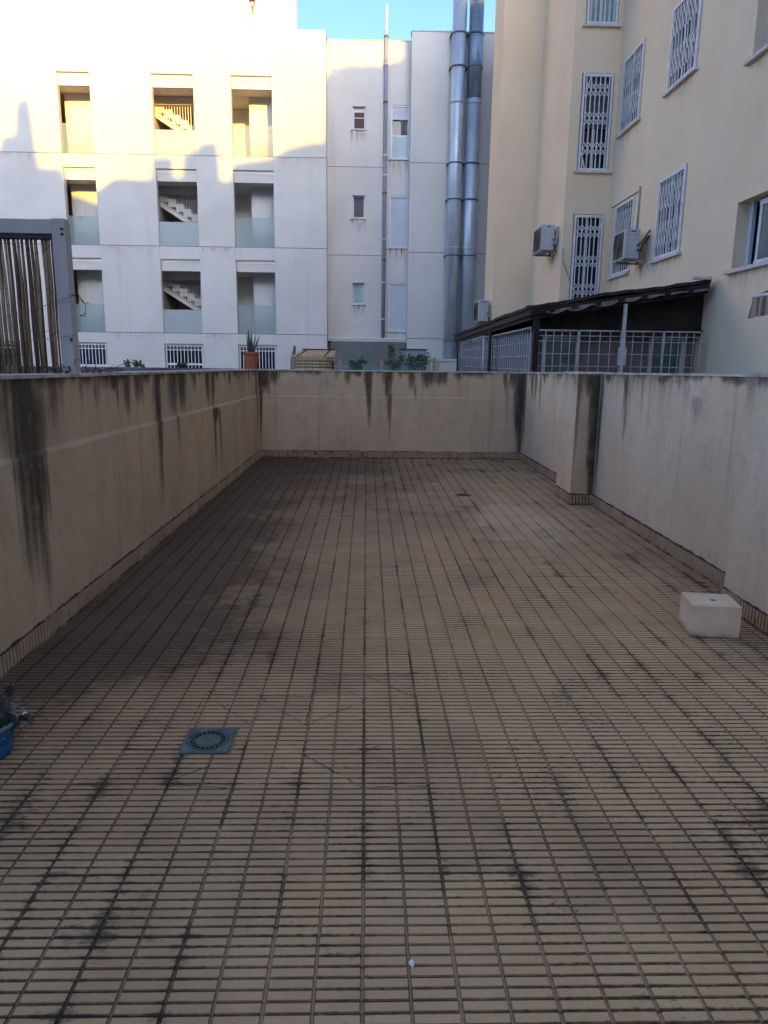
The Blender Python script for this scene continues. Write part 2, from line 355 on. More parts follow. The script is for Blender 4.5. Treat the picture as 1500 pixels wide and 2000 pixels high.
# 1-D / 2-D value noise for the stain maps
def vn(u,seed,octv=3):
    u=np.asarray(u,float); r=np.zeros_like(u); a=1.; t=0.
    for k in range(octv):
        tab=np.random.RandomState(seed+k).rand(4096); i=np.floor(u).astype(int); f=u-i; f=f*f*(3-2*f)
        r+=a*(tab[i%4096]*(1-f)+tab[(i+1)%4096]*f); t+=a; a*=.5; u=u*2.03
    return r/t
def vn2(u,v,seed,octv=3):
    r=np.zeros_like(u); a=1.; t=0.
    for k in range(octv):
        tab=np.random.RandomState(seed+k).rand(256,256); i=np.floor(u).astype(int); j=np.floor(v).astype(int); f=u-i; g=v-j
        f=f*f*(3-2*f); g=g*g*(3-2*g); A=tab[i%256,j%256];B=tab[(i+1)%256,j%256];C=tab[i%256,(j+1)%256];D=tab[(i+1)%256,(j+1)%256]
        r+=a*((A*(1-f)+B*f)*(1-g)+(C*(1-f)+D*f)*g); t+=a; a*=.5; u=u*2.03; v=v*2.03
    return r/t
def sst(x,a,b): t=np.clip((x-a)/(b-a),0,1); return t*t*(3-2*t)
# ================================================================== SETTING
g=MB(); g.box(-60,60,-60,90,-.4,-.12); tagp(obj('ground',g,'ground'),kind='structure')
# ---- terrace floor: every rib of the tiles is real relief
XLf=lambda y:-1.775-(12-y)*.0102          # foot of the left wall
XR=2.62; YF=12.0
def floor():
    fb=MB(); fb.box(-2.0,2.75,-.8,12.1,-.10,-.0042)
    base=obj('terrace_floor',fb,'floor'); tagp(base,kind='structure')
    P=.25/7; vs=[];fs=[]
    rng=RNG
    ix=np.arange(-8,12); iy=np.arange(int(-.7/.25),48)
    V=[]; TL={}
    for i in ix:
        for j in iy: TL[i,j]=(rng.rand()*.0007,*((rng.rand(2)-.5)*.009),*((rng.rand(2)-.5)*.0022))
    for i in ix:
        for hcol in (0,1):
            xa=i*.25+.0052 if hcol==0 else i*.25+.125+.0044
            xb=i*.25+.125-.0044 if hcol==0 else i*.25+.25-.0052
            for j in iy:
                tz,sx_,sy_,jx,jy=TL[i,j]; xc=i*.25+.125; yc=j*.25+.125
                for r in range(7):
                    ya=j*.25+.0035+r*(.25/7); yb=ya+.0288
                    if ya<-.6: continue
                    if yb>2.722 and ya<2.918 and xb>-.768 and xa<-.566:
                        if xa<-.768: V.append((xa,-.771,ya,yb,tz,sx_,sy_,xc,yc))
                        if xb>-.566: V.append((-.552,xb,ya,yb,tz,sx_,sy_,xc,yc))
                        continue
                    e1,e2=(rng.rand(2)-.5)*.0016
                    V.append((xa+e1+jx,xb+e2+jx,ya+jy*.3,yb+jy*.3,tz,sx_,sy_,xc,yc))
    V=np.array(V); n=len(V); s1,s2=.0,.0014
    xa,xb,ya,yb,tz0,sx_,sy_,xc,yc=V.T; o=np.zeros_like(xa)
    T=lambda X,Y:np.clip(tz0*.6+sx_*(X-xc)*.7+sy_*(Y-yc)*.7,-.0010,.0009)
    bot=-.0045
    vv=np.stack([np.stack([xa,ya,o+bot],1),np.stack([xb,ya,o+bot],1),np.stack([xb,yb,o+bot],1),np.stack([xa,yb,o+bot],1),
        np.stack([xa+s2,ya+s2,-T(xa,ya)],1),np.stack([xb-s2,ya+s2,-T(xb,ya)],1),np.stack([xb-s2,yb-s2,-T(xb,yb)],1),np.stack([xa+s2,yb-s2,-T(xa,yb)],1)],1).reshape(-1,3)
    q=np.array([(4,5,6,7),(0,1,5,4),(1,2,6,5),(2,3,7,6),(3,0,4,7)])
    ff=(np.arange(n)[:,None,None]*8+q[None]).reshape(-1,4)
    me=bpy.data.meshes.new('tile_ribs'); me.from_pydata(vv.tolist(),[],ff.tolist()); me.materials.append(MT['floor']); me.update()
    o=bpy.data.objects.new('tile_ribs',me); COL.objects.link(o); o.parent=base
    # cut joints running to the drain (saw cuts filled with dark mortar)
    cuts=[((615.4,1317.3),(710.6,1365.9)),((714,1320),(811,1363)),((400.8,1355.8),(483,1412.5)),((505,1360),(597,1417)),((597,1417),(693,1376)),
      ((713,1470),(752,1450)),((593,1474),(707,1537.6)),((317,1530),(410,1496)),((615,1317),(804,1319)),((804,1319),(812,1363)),((709,1366),(709,1537)),
      ((593,1474),(709,1470)),((401,1356),(609,1361)),((317,1531),(443,1539)),((615,1318),(609,1362)),((609,1362),(597,1417)),((820,1414),(829,1470)),((709,1537),(838,1536)),((401,1356),(368,1420))]
    cb=MB()
    for a,b in cuts:
        A=Vector(at(*a,Z=0)); B=Vector(at(*b,Z=0)); d=(B-A); L=d.length; d.normalize(); nrm=Vector((-d.y,d.x,0)); k=max(3,int(L/.03)); pv=[]
        for t in range(k+1):
            c=A+d*L*t/k; wd=(.0009+.0018*random.random())*(0.15 if random.random()<.22 else 1); c=c+nrm*(random.random()-.5)*.0045
            pv+=[(c.x+nrm.x*wd,c.y+nrm.y*wd,.0012),(c.x-nrm.x*wd,c.y-nrm.y*wd,.0012)]
        cb.add(pv,[(2*t,2*t+1,2*t+3,2*t+2) for t in range(k)])
    obj('cut_joints',cb,'mortar',base)
floor()
# ---- stained stucco walls
def stain_shade_map(u,z,zt,spec,seed,band=.05,streak=.5):
    d=zt-z
    s=np.zeros_like(u)
    bn=vn(u*7,seed,3); s=np.maximum(s,.85*np.exp(-(d/(band*(.3+1.9*bn)))**1.4)*sst(bn,.15,.75)*(.5+.8*vn2(u*50,z*6,seed+2,2)))
    s=np.maximum(s,.45*np.exp(-d/.20)*sst(vn(u*1.7,seed+13,3),.35,.65)*(.4+1.0*vn2(u*20,z*1.5,seed+14,3)))
    st=vn2(u*16,z*1.2,seed+5,3); ln=vn(u*2.2,seed+9,3)
    s=np.maximum(s,streak*sst(st,.52,.8)*np.exp(-d/(.08+.55*np.maximum(0,ln-.35))))
    for (u0,wd,dt,db,stg) in spec:          # centre, half width, top depth, bottom depth, strength
        wd*=1.3; stg*=1.05
        wob=(vn(z*3.,seed+int(abs(u0)*97),2)-.5)*wd*.7
        hw=wd*(1-.35*np.clip((d-dt)/(db-dt),0,1))
        edge=(vn2(u*38,z*1.3,seed+int(abs(u0)*31),3)-.5)*wd*.9
        gm=np.exp(-(np.abs(u-u0-wob+edge)/(hw*.95))**2.2)
        tex=.45+.95*vn2(u*60,z*1.1,seed+int(abs(u0)*57),3)
        L_=max(.05,db-dt); fd=sst(d,dt-.02,dt+.02)*np.clip(1.15-np.clip((d-dt+(vn(u*30,seed+3,2)-.5)*.45*L_)/L_,0,2)**1.5,0,1)
        s=np.maximum(s,stg*gm*fd*tex)
    return np.clip(s,0,1)
def wall_sheet(p0,p1,zt0,zt1,spec,seed,out,ledge=None,useu='len',step=.02,thick=.2,band=.05,streak=.5,z0=0.):
    """p0->p1 foot line; out = unit vector towards the terrace; returns MB with attr"""
    p0=np.array(p0,float);p1=np.array(p1,float);L=np.linalg.norm(p1-p0); n=int(L/step)+1
    t=np.linspace(0,1,n+1)
    rows=list(np.linspace(0,1,int(1.45/.022)))
    if ledge:
        lz=ledge/1.45; rows=[r for r in rows if abs(r-lz)>.006]+[lz-.0015,lz+.0015]; rows.sort()
    rows=np.array(rows); T,Rr=np.meshgrid(t,rows,indexing='ij')
    ZT=zt0+(zt1-zt0)*T; Z=z0+(ZT-z0)*Rr
    off=np.where(Rr<(ledge/1.45 if ledge else 9),.010 if ledge else 0,0.)
    und=(vn2(T*L*1.3,Z*1.3,seed+77,2)-.5)*.006
    Xc=p0[0]+(p1[0]-p0[0])*T+out[0]*(off+und); Yc=p0[1]+(p1[1]-p0[1])*T+out[1]*(off+und)
    U={'X':Xc,'Y':Yc}[useu]
    s=stain_shade_map(U,Z,ZT,spec,seed,band,streak)
    m=MB(); a,b=T.shape; idx=np.arange(a*b).reshape(a,b)
    m.v=list(map(tuple,np.stack([Xc,Yc,Z],-1).reshape(-1,3)))
    m.f=np.stack([idx[:-1,:-1],idx[1:,:-1],idx[1:,1:],idx[:-1,1:]],-1).reshape(-1,4).tolist(); m.mi=[0]*len(m.f); m.sm=[True]*len(m.f)
    st=list(s.reshape(-1))
    # body behind the coat
    o=-np.array(out); k=.012
    A=[p0+o*k,p1+o*k,p1+o*thick,p0+o*thick]; zz=[zt0,zt1,zt1,zt0]
    vs=[(q[0],q[1],-.1) for q in A]+[(q[0],q[1],h-.004) for q,h in zip(A,zz)]
    m.add(vs,[(0,3,2,1),(4,5,6,7),(0,1,5,4),(1,2,6,5),(2,3,7,6),(3,0,4,7)]); st+=[.2]*8
    return m,st
def skirting(p0,p1,out,parent,seed,h=.112):
    p0=Vector((p0[0],p0[1],0));p1=Vector((p1[0],p1[1],0));d=(p1-p0);L=d.length;d.normalize();o=Vector((out[0],out[1],0))
    m=MB(); gr=[]
    P=.25/7; n=max(1,int(L/P)); P=L/n; rnd=np.random.RandomState(seed)
    vs=[];row=[]
    zoff=0
    prof=[(0,.010),(.12,.019),(.80,.019),(.90,.010)]
    for i in range(n):
        if i%7==0: zoff=rnd.rand()*.008; tp=rnd.rand()*.003
        a=p0+d*(P*i)
        for fx,dep in prof:
            if i%7==0 and fx==0: dep=.004
            q=a+d*(P*fx)+o*(dep+tp); vs+=[(q.x,q.y,-.004),(q.x,q.y,h+zoff),(q.x-o.x*dep,q.y-o.y*dep,h+zoff)]
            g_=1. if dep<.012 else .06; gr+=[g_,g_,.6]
    k=len(vs)//3
    fs=[]
    for i in range(k-1): fs+=[(3*i,3*i+3,3*i+4,3*i+1),(3*i+1,3*i+4,3*i+5,3*i+2)]
    m.add(vs,fs)
    obj('skirting',m,'skirt',parent,attr={'groove':gr})
    # ragged blackened mortar line above
    mm=MB(); K=int(L/.018); pv=[]
    base=vn(np.arange(K+1)*.35,seed,3)
    for i in range(K+1):
        q=p0+d*(L*i/K); t0=h+.001; t1=h+.003+.016*base[i]**1.6*1.2
        pv+=[(q.x+o.x*.018,q.y+o.y*.018,t0),(q.x+o.x*.013,q.y+o.y*.013,t1),(q.x-o.x*.004,q.y-o.y*.004,t1+.004)]
    ff=[]
    for i in range(K): ff+=[(3*i,3*i+3,3*i+4,3*i+1),(3*i+1,3*i+4,3*i+5,3*i+2)]
    mm.add(pv,ff); obj('mortar_line',mm,'mortar',parent)
def coping(pts,tops,inn,th,parent,ov=.012,name='coping'):
    m=MB(); I=Vector((inn[0],inn[1],0))
    a=Vector((*pts[0],0));b=Vector((*pts[1],0)); n=max(1,int((b-a).length/.5))
    vs=[]
    for i in range(n+1):
        t=i/n; q=a.lerp(b,t); z=tops[0]+(tops[1]-tops[0])*t+ (random.random()-.5)*.002
        for k,(dd,zz) in enumerate(((ov,-.004),(ov,.016),(-th-ov,.016),(-th-ov,-.004))): vs.append((q.x+I.x*dd,q.y+I.y*dd,z+zz))
    f=[]
    for i in range(n):
        for k in range(4): f.append((4*i+k,4*i+(k+1)%4,4*i+4+(k+1)%4,4*i+4+k))
    f+=[(0,1,2,3),(4*n,4*n+3,4*n+2,4*n+1)]
    m.add(vs,f); return obj(name,m,'coping',parent)
# left wall
wl=empty('terrace_wall','long stained tan stucco wall with a thin ledge line along the left of the terrace','wall',(-1.83,6,0),'low stucco walls round the terrace')
specL=[(3.95,.17,0,1.30,1.15),(4.03,.09,.42,1.22,.8),(3.72,.08,0,.5,.5),(4.35,.10,0,.42,.55),(4.75,.05,0,.26,.4),(5.05,.07,0,.30,.55),(5.35,.10,0,.12,.9),(5.42,.02,0,.3,.9),(5.65,.12,0,.34,.6),(5.95,.12,0,.28,.7),
 (6.38,.075,0,1.18,1.1),(6.42,.04,.3,1.3,.8),(6.95,.17,0,.50,.75),(7.25,.16,0,.42,.8),(7.0,.05,.4,.8,.45),(7.7,.10,0,.22,.6),(8.35,.10,0,.40,.8),(8.62,.10,0,.5,.8),(8.75,.15,.43,.62,1.1),(8.62,.05,.45,1.35,.75),(8.92,.05,.45,1.2,.7),
 (9.6,.12,0,.2,.55),(10.3,.12,0,.22,.5),(11.1,.1,0,.25,.5),(11.78,.06,0,1.3,.8),(3.3,.2,0,.4,.6),(2.9,.1,0,.9,.7)]
m,st=wall_sheet((XLf(2.2),2.2),(XLf(12.0),12.0),1.498,1.432,specL,101,(1,0),ledge=1.045,useu='Y',band=.045)
obj('wall',m,'wallL',wl,attr={'stain':st},fixn=False)
coping([(XLf(2.2),2.2),(XLf(12.17),12.17)],(1.500,1.434),(1,0),.2,wl)
skirting((XLf(2.2)+.004,2.2),(XLf(12.0)+.004,11.985),(1,0),wl,5)
mp=MB(); mp.box(-1.779,-1.751,11.62,11.94,.12,1.43); 
# far wall
wf=empty('terrace_wall','stained stucco wall closing the far end of the terrace between the two corners','wall',(.4,12,0),'low stucco walls round the terrace')
specF=[(-1.70,.11,0,.42,1.15),(-1.52,.08,0,.24,.8),(-1.74,.03,.1,1.4,.9),(-.48,.04,0,.2,.55),(-.30,.05,0,.25,.6),(-.95,.1,0,.06,.7),(.03,.055,0,.58,1.1),(.06,.03,.3,1.05,.75),(-.15,.06,0,.1,.9),
 (.36,.065,0,.45,1.2),(.38,.035,.35,1.15,.85),(.55,.04,0,.12,.6),(.76,.06,0,.36,.85),(.80,.03,.2,.5,.5),(1.02,.10,0,.28,1.),(1.20,.09,0,.26,.9),(1.5,.08,0,.15,.6),(1.9,.12,0,.12,.5),(2.30,.035,0,.30,.9),(2.33,.02,.1,1.2,.5)]
m,st=wall_sheet((-1.785,YF),(2.36,YF),1.432,1.432,specF,207,(0,-1),ledge=1.03,useu='X',band=.035)
obj('wall',m,'wallL',wf,attr={'stain':st},fixn=False)
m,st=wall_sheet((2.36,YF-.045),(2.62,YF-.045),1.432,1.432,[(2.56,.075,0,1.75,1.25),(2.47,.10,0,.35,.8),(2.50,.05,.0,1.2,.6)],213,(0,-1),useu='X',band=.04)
m.box(2.355,2.62,YF-.05+.012,YF+.1,0,1.428); st+=[.0]*8
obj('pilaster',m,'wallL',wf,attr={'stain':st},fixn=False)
coping([(-1.79,YF),(2.36,YF)],(1.434,1.434),(0,-1),.2,wf); coping([(2.36,YF-.045),(2.80,YF-.045)],(1.435,1.437),(0,-1),.2,wf)
skirting((-1.77,YF-.002),(2.355,YF-.002),(0,-1),wf,9); skirting((2.34,YF-.047),(2.61,YF-.047),(0,-1),wf,10)
# right wall with its two pilasters
wr=empty('terrace_wall','paler grey stucco wall with a deep pilaster along the right of the terrace','wall',(2.7,6,0),'low stucco walls round the terrace')
specR1=[(11.35,.10,0,.45,.8),(11.15,.05,0,.62,.75),(10.85,.05,0,.7,.7),(10.6,.08,0,.2,.7),(9.9,.12,0,.2,.5),(9.45,.10,0,.3,.55),(11.85,.08,0,1.3,1.)]
m,st=wall_sheet((2.60,12.0),(XR,8.7),1.436,1.48,specR1,301,(-1,0),useu='Y',band=.04,streak=.55)
obj('wall',m,'wallR',wr,attr={'stain':st},fixn=False)
specR2=[(7.30,.085,.0,.46,.75),(7.28,.05,.3,.85,.4),(7.16,.03,.1,.6,.3),(6.85,.03,0,.45,.5),(6.45,.14,0,.10,.8),(5.72,.12,.16,.42,.40),(5.9,.06,.05,.3,.3),(6.1,.1,0,.14,.5),(7.85,.12,0,.12,.9),(8.03,.05,0,1.5,.9),(5.1,.2,0,.08,.7)]
m,st=wall_sheet((2.625,8.12),(2.63,4.55),1.488,1.530,specR2,317,(-1,0),useu='Y',band=.03,streak=.35)
obj('wall',m,'wallR',wr,attr={'stain':st},fixn=False)
def pil(x0,x1,y0,y1,zt,spec,seed,mf='wallL'):
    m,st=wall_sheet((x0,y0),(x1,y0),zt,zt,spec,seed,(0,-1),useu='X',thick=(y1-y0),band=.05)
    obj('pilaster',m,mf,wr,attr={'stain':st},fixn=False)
    m,st=wall_sheet((x0-.008,y1),(x0-.008,y0),zt,zt,[(y0+.1,.1,0,.3,.5)],seed+1,(-1,0),useu='Y',thick=.05,band=.04)
    obj('pilaster_side',m,'wallR',wr,attr={'stain':st},fixn=False)
pil(2.375,2.62,8.10,8.75,1.486,[(2.41,.05,0,.4,.7),(2.53,.10,0,.35,.8),(2.61,.055,0,2.2,1.15),(2.585,.06,.2,1.7,.7),(2.39,.02,.2,1.1,.55)],331)  # full-height strip in the inside corner is shade painted among the stains
pil(2.455,2.63,3.6,4.62,1.532,[(2.5,.05,0,.3,.6)],347)
coping([(2.60,12.0),(XR,8.7)],(1.437,1.482),(-1,0),.2,wr); coping([(2.375,8.72),(2.375,8.10)],(1.489,1.489),(-1,0),.42,wr)
coping([(2.625,8.08),(2.63,4.63)],(1.490,1.532),(-1,0),.2,wr); coping([(2.455,4.62),(2.455,3.6)],(1.535,1.54),(-1,0),.36,wr)
skirting((2.597,11.95),(2.617,8.76),(-1,0),wr,21); skirting((2.371,8.75),(2.371,8.085),(-1,0),wr,22); skirting((2.352,8.098),(2.615,8.098),(0,-1),wr,23)
skirting((2.622,8.08),(2.626,4.63),(-1,0),wr,24); skirting((2.451,4.62),(2.451,3.6),(-1,0),wr,25)
# neighbour's wall beyond the left one
nb=MB(); nb.box(-9,-2.02,11.98,12.2,-.1,1.452); tagp(obj('garden_wall',nb,'grey_wall'),'flat grey rendered wall of the next yard behind the left terrace wall','wall')
# ================================================================== WHITE APARTMENT BUILDING
wb=empty('apartment_building','large white rendered apartment block with open galleries, glass balustrades and stairs across the whole background','building',(-4,25,0))
YW=24.9; SEAM=[2.44,5.20,7.96,10.72]; H=2.76
cols=[(-9.74,-8.72),(-6.80,-5.50),(-4.33,-3.04)]
xe=-1.34; XL0=-17.
m=MB()
xs=[XL0]+[v for c in cols for v in c]+[xe]
piers=[(XL0,cols[0][0]),(cols[0][1],cols[1][0]),(cols[1][1],cols[2][0]),(cols[2][1],xe)]
lev=[-.2]+SEAM[:3]+[11.63]
g_=.009
for a,b in piers:
    for i in range(4):
        z0,z1=lev[i]+(g_ if i else 0),lev[i+1]-(g_ if i<3 else 0)
        if a==XL0: 
            m.box(a,-13.2,YW,YW+.20,z0,z1) if i else None
            if i: m.box(-13.2,b,YW,YW+.20,z0,z1)
            else:
                m.box(a,-12.6,YW,YW+.2,z0,z1); m.box(-12.6,-11.55,YW,YW+.2,z0,1.25); m.box(-12.6,-11.55,YW,YW+.2,2.1,z1); m.box(-11.55,b,YW,YW+.2,z0,z1)
        else: m.box(a,b,YW,YW+.20,z0,z1)
BW=[(1.33,2.10),(1.02,2.09),(.95,2.085)]          # barred ground-floor windows
for (a,b),(q0,q1) in zip(cols,BW):
    # spandrels, a hair behind the piers
    m.box(a+.004,b-.004,YW+.012,YW+.19,-.2,q0); m.box(a+.004,b-.004,YW+.012,YW+.19,q1,SEAM[0]-g_)
    for i in range(3):
        z0=SEAM[i]+2.36; z1=SEAM[i+1]-g_ if i<2 else 11.63
        if i==2: m.box(a+.004,b-.004,YW+.004,YW+.19,z0,z1)
        else: m.box(a+.004,b-.004,YW+.012,YW+.19,z0,z1)
# upper part: main face goes on up left of x=-3.65, set-back penthouse to its right
m.box(XL0,-3.66,YW,YW+.20,11.632,16.5)
m.box(xe-.06,xe,YW+.20,25.95,-.2,11.63)
obj('wall',m,'white',wb)
m=MB(); m.box(XL0,xe-.06,YW+.10,YW+.188,-.2,11.60) if False else None
for a,b in piers:
    for z in SEAM[:3]: m.box(a+.02,b-.02,YW+.02,YW+.15,z-.012,z+.012)
for a,b in cols:
    for z in SEAM[:3]: m.box(a,b,YW+.02,YW+.15,z-.012,z+.004)
obj('storey_joint',m,'gap',wb)
m=MB(); m.box(-3.66,-2.30,YW+.32,YW+.95,11.63,16.5); m.box(-3.66,xe,YW+.203,29,11.4,11.628); obj('penthouse',m,'white',wb)
m=MB(); m.box(XL0,-3.66,YW+.2,29,11.632,16.5); m.box(XL0,xe-.06,28.4,29,-.2,11.4); m.box(XL0,XL0+.2,YW+.2,28.4,-.2,11.6); obj('rear_mass',m,'inner',wb)
# gallery interior, storey by storey (one storey built, then copied with its parts)
def storey():
    f=MB(); f.box(XL0+.2,xe-.06,YW+.20,28.38,-.13,.0); slab=obj('gallery_floor',f,'soffit',wb,org=None)
    c=MB(); c.box(XL0+.2,xe-.06,YW+.22,28.38,2.05,2.60); ceil=obj('gallery_ceiling',c,'soffit',wb)
    wl_=[]
    for bx in ((-9.92,-7.15,25.92,28.3),(-3.92,-1.41,25.92,28.3),(-5.45,-3.922,27.05,28.3)):
        a=MB(); a.box(*bx,0,2.05); wl_.append(obj('gallery_wall',a,'inner',wb))
    wd=[]
    for bx in ((-7.148,-5.452,27.9,28.3,0,2.05),(-7.148,-7.05,25.93,27.9,0,2.05),(-7.05,-5.35,25.95,26.05,1.80,2.045),(-12.5,-9.922,27.4,28.3,0,2.05)):
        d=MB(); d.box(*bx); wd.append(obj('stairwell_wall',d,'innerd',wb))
    doors=[]
    for x0,x1,hs in ((-9.78,-8.86,-9.66),(-3.90,-3.10,-3.22)):
        q=MB(); q.box(x0,x1,25.885,25.917,.0,1.90); dd=obj('door',q,'door',wb); doors.append(dd)
        if x0<-5:
            q=MB()
            q.k=0
            for (u0,u1,v0,v1) in ((x0+.18,x1-.18,.95,1.65),(x0+.18,x1-.18,.2,.8)):
                for bb in ((u0,u1,v0,v0+.018),(u0,u1,v1-.018,v1),(u0,u0+.018,v0,v1),(u1-.018,u1,v0,v1)): q.box(bb[0],bb[1],25.872,25.888,bb[2],bb[3])
            obj('door_panel',q,'inner',dd)
        q=MB(); q.tube([(hs,25.885,1.0),(hs,25.82,1.0),(hs+.10,25.82,1.0)],.012,6); obj('door_handle',q,'clampd',dd)
    bands=[]
    for a0,b0 in cols:
        q=MB(); q.box(a0+.006,b0-.006,YW+.115,YW+.215,2.0,2.25); bands.append(obj('lintel_band',q,'white',wb))
        q=MB(); q.box(a0+.003,b0-.003,YW+.10,YW+.19,2.25,2.37); bands.append(obj('lintel_recess',q,'inner',wb))
    gl=[]
    for (a0,b0),hh,mt in zip(cols,(.90,.76,.93),('clearg','frost','clearg')):
        q=MB(); q.box(a0+.005,b0-.005,YW+.075,YW+.09,.01,hh); gl.append(obj('glass_balustrade',q,mt,wb))
    st_=MB(); n=10; tr,ri=.255,.158; x0=-7.28; z0=2.02
    y0,y1=26.12,27.2
    for i in range(n):
        xa=x0+i*tr; zt=z0-i*ri; st_.box(xa,xa+tr,y0,y1,zt-ri-.10,zt)
    x1=x0+n*tr; zb=z0-n*ri
    st_.prism([(x0,z0-.30),(x1,zb-.30),(x1,zb-.42),(x0,z0-.42)],'Y',y0-.03,y0+.06)
    stc=obj('staircase',st_,'stair',wb)
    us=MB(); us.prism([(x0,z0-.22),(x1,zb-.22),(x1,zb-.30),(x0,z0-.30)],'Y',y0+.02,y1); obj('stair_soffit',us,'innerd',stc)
    for i in range(24):
        xa=-7.02+i*.088; zt=z0-int((xa-x0)/tr)*ri
        if xa>-5.42: break
        q=MB(); q.box(xa,xa+.02,y0-.07,y0-.05,max(.02,zt-.42),2.05 if i%1==0 else 1.9); obj('baluster',q,'wmetal',stc)
    lo=MB(); lo.box(-7.1,-5.9,25.98,26.04,0,.80); lo.box(-5.42,-3.95,26.2,26.9,0,.12); low=obj('low_wall',lo,'inner',wb)
    return [slab,ceil]+wl_+wd+doors+bands+gl+[stc,low]
st0=storey()
for o in st0: o.location.z+=SEAM[0]
for dz in (H,2*H):
    for o in st0:
        c=copy_tree(o,wb); c.location.z=o.location.z+dz
# ground floor barred windows
def barred(a,b,z0,z1,nb,midrail=None,topdark=False):
    f=MB(); y=YW+.10
    for bb in ((a+.01,b-.01,z0,z0+.05),(a+.01,b-.01,z1-.05,z1),(a+.01,a+.06,z0+.05,z1-.05),(b-.06,b-.01,z0+.05,z1-.05)): f.box(bb[0],bb[1],y,y+.05,bb[2],bb[3])
    w_=obj('window',f,'pvc',wb)
    p=MB(); p.box(a+.02,b-.02,y+.06,y+.08,z0,z1-.18); obj('pane',p,'pane',w_)
    p=MB(); p.box(a+.02,b-.02,y+.03,y+.07,z1-.22,z1-.04); obj('blind',p,'curtaing',w_)
    g2=MB()
    for i in range(nb):
        x=a+.06+(b-a-.12)*i/(nb-1); g2.box(x-.011,x+.011,YW+.03,YW+.05,z0,z1-.04)
    for z in [z0+.01,z1-.07,z1-.20]+([midrail] if midrail else []): g2.box(a+.02,b-.02,YW+.045,YW+.06,z-.012-(.02 if z==midrail else 0),z+.012+(.02 if z==midrail else 0))
    obj('security_bars',g2,'wmetal',w_)
for (a,b),(q0,q1),k in zip(cols,BW,(9,11,12)): barred(a,b,q0,q1,k,1.42 if k==11 else None)
barred(-12.6,-11.55,1.25,2.1,8)
# recessed middle bay
Y2=25.5
m=MB(); st=[]
ws=[(-.50,-.09)]; 
zw=[(3.50,4.20),(6.27,6.98),(9.01,9.69)]; xt=(.73,1.385); zt_=[(2.62,4.22),(5.36,6.98),(8.13,9.74)]
xa,xb_=xe,1.36
cutz=[2.38,5.09,7.86,11.61]
for i in range(3):
    z0,z1=cutz[i]+.008,cutz[i+1]-(.008 if i<2 else 0)
    (a0,a1),(b0,b1)=zw[i],zt_[i]
    for bx in ((xa,ws[0][0],z0,z1),(ws[0][1],xt[0],z0,z1),(ws[0][0],ws[0][1],z0,a0),(ws[0][0],ws[0][1],a1,z1),(xt[0],xb_,z0,b0),(xt[0],xb_,b1,z1)):
        m.box(bx[0],bx[1],Y2,Y2+.3,bx[2],bx[3])
obj('recessed_wall',m,'white_st',wb,attr={'stain':[0]*len(m.v)})
m=MB(); m.box(xa,xb_,Y2+.04,Y2+.28,cutz[1]-.01,cutz[1]+.01); m.box(xa,xb_,Y2+.04,Y2+.28,cutz[2]-.01,cutz[2]+.01); obj('storey_joint',m,'gap',wb)
# rust and dirt drips under the sills: thin coats with their own shape
def drip(x0,x1,z0,z1,y,seed,stg=.8,parent=wb,mat='white_st',axis='X'):
    n=30;k=16; vs=[];st=[];fs=[]
    for i in range(n+1):
        for j in range(k+1):
            u=x0+(x1-x0)*i/n; v=z1+(z0-z1)*j/k
            vs.append((u,y,v) if axis=='X' else (y,u,v))
    U=np.array([x0+(x1-x0)*i/n for i in range(n+1) for j in range(k+1)]); D=np.array([j/k for i in range(n+1) for j in range(k+1)]); Tn=np.array([i/n for i in range(n+1) for j in range(k+1)])
    ln=vn(U*11,seed,2); s=stg*sst(vn2(U*25,D*1.5,seed,2),.35,.75)*np.clip(1-D/(.15+.85*ln),0,1)*np.clip(np.minimum(Tn,1-Tn)*8,0,1)*(1-D)
    for i in range(n):
        for j in range(k): a=i*(k+1)+j; fs.append((a,a+1,a+k+2,a+k+1))
    mm=MB(); mm.add(vs,fs); obj('rust_streak',mm,mat,parent,attr={'stain':s})
drip(-.62,-.02,2.75,3.47,Y2-.0015,3,.9); drip(-.62,-.02,5.4,6.24,Y2-.0015,4,1.); drip(-.62,-.02,8.2,8.98,Y2-.0015,6,.9)
drip(.64,1.36,4.55,5.33,Y2-.0015,8,1.2); drip(.64,1.36,7.3,8.10,Y2-.0015,9,1.2); drip(.6,1.36,2.40,2.6,Y2-.0015,10,1.2)
for i,((z0,z1),mt) in enumerate(zip(zw,('panel','shutterg','curtaing'))):
    a,b=ws[0]; f=MB()
    for bb in ((a,b,z0,z0+.05),(a,b,z1-.03,z1),(a,a+.045,z0+.05,z1-.03),(b-.045,b,z0+.05,z1-.03)): f.box(bb[0],bb[1],Y2+.12,Y2+.17,bb[2],bb[3])
    w_=obj('window',f,'pvc',wb); p=MB(); p.box(a+.03,b-.03,Y2+.175,Y2+.19,z0+.03,z1-.03); obj('pane',p,mt,w_)
    if i==2:
        p=MB(); p.box(a+.045,b-.045,Y2+.15,Y2+.17,z0+.36,z0+.385); p.box(a+.045,b-.045,Y2+.15,Y2+.17,z1-.14,z1-.03); obj('window_bar',p,'wmetal',w_)
    p=MB(); p.box(a-.05,b+.05,Y2-.04,Y2+.02,z0-.035,z0); obj('sill',p,'sill',w_)
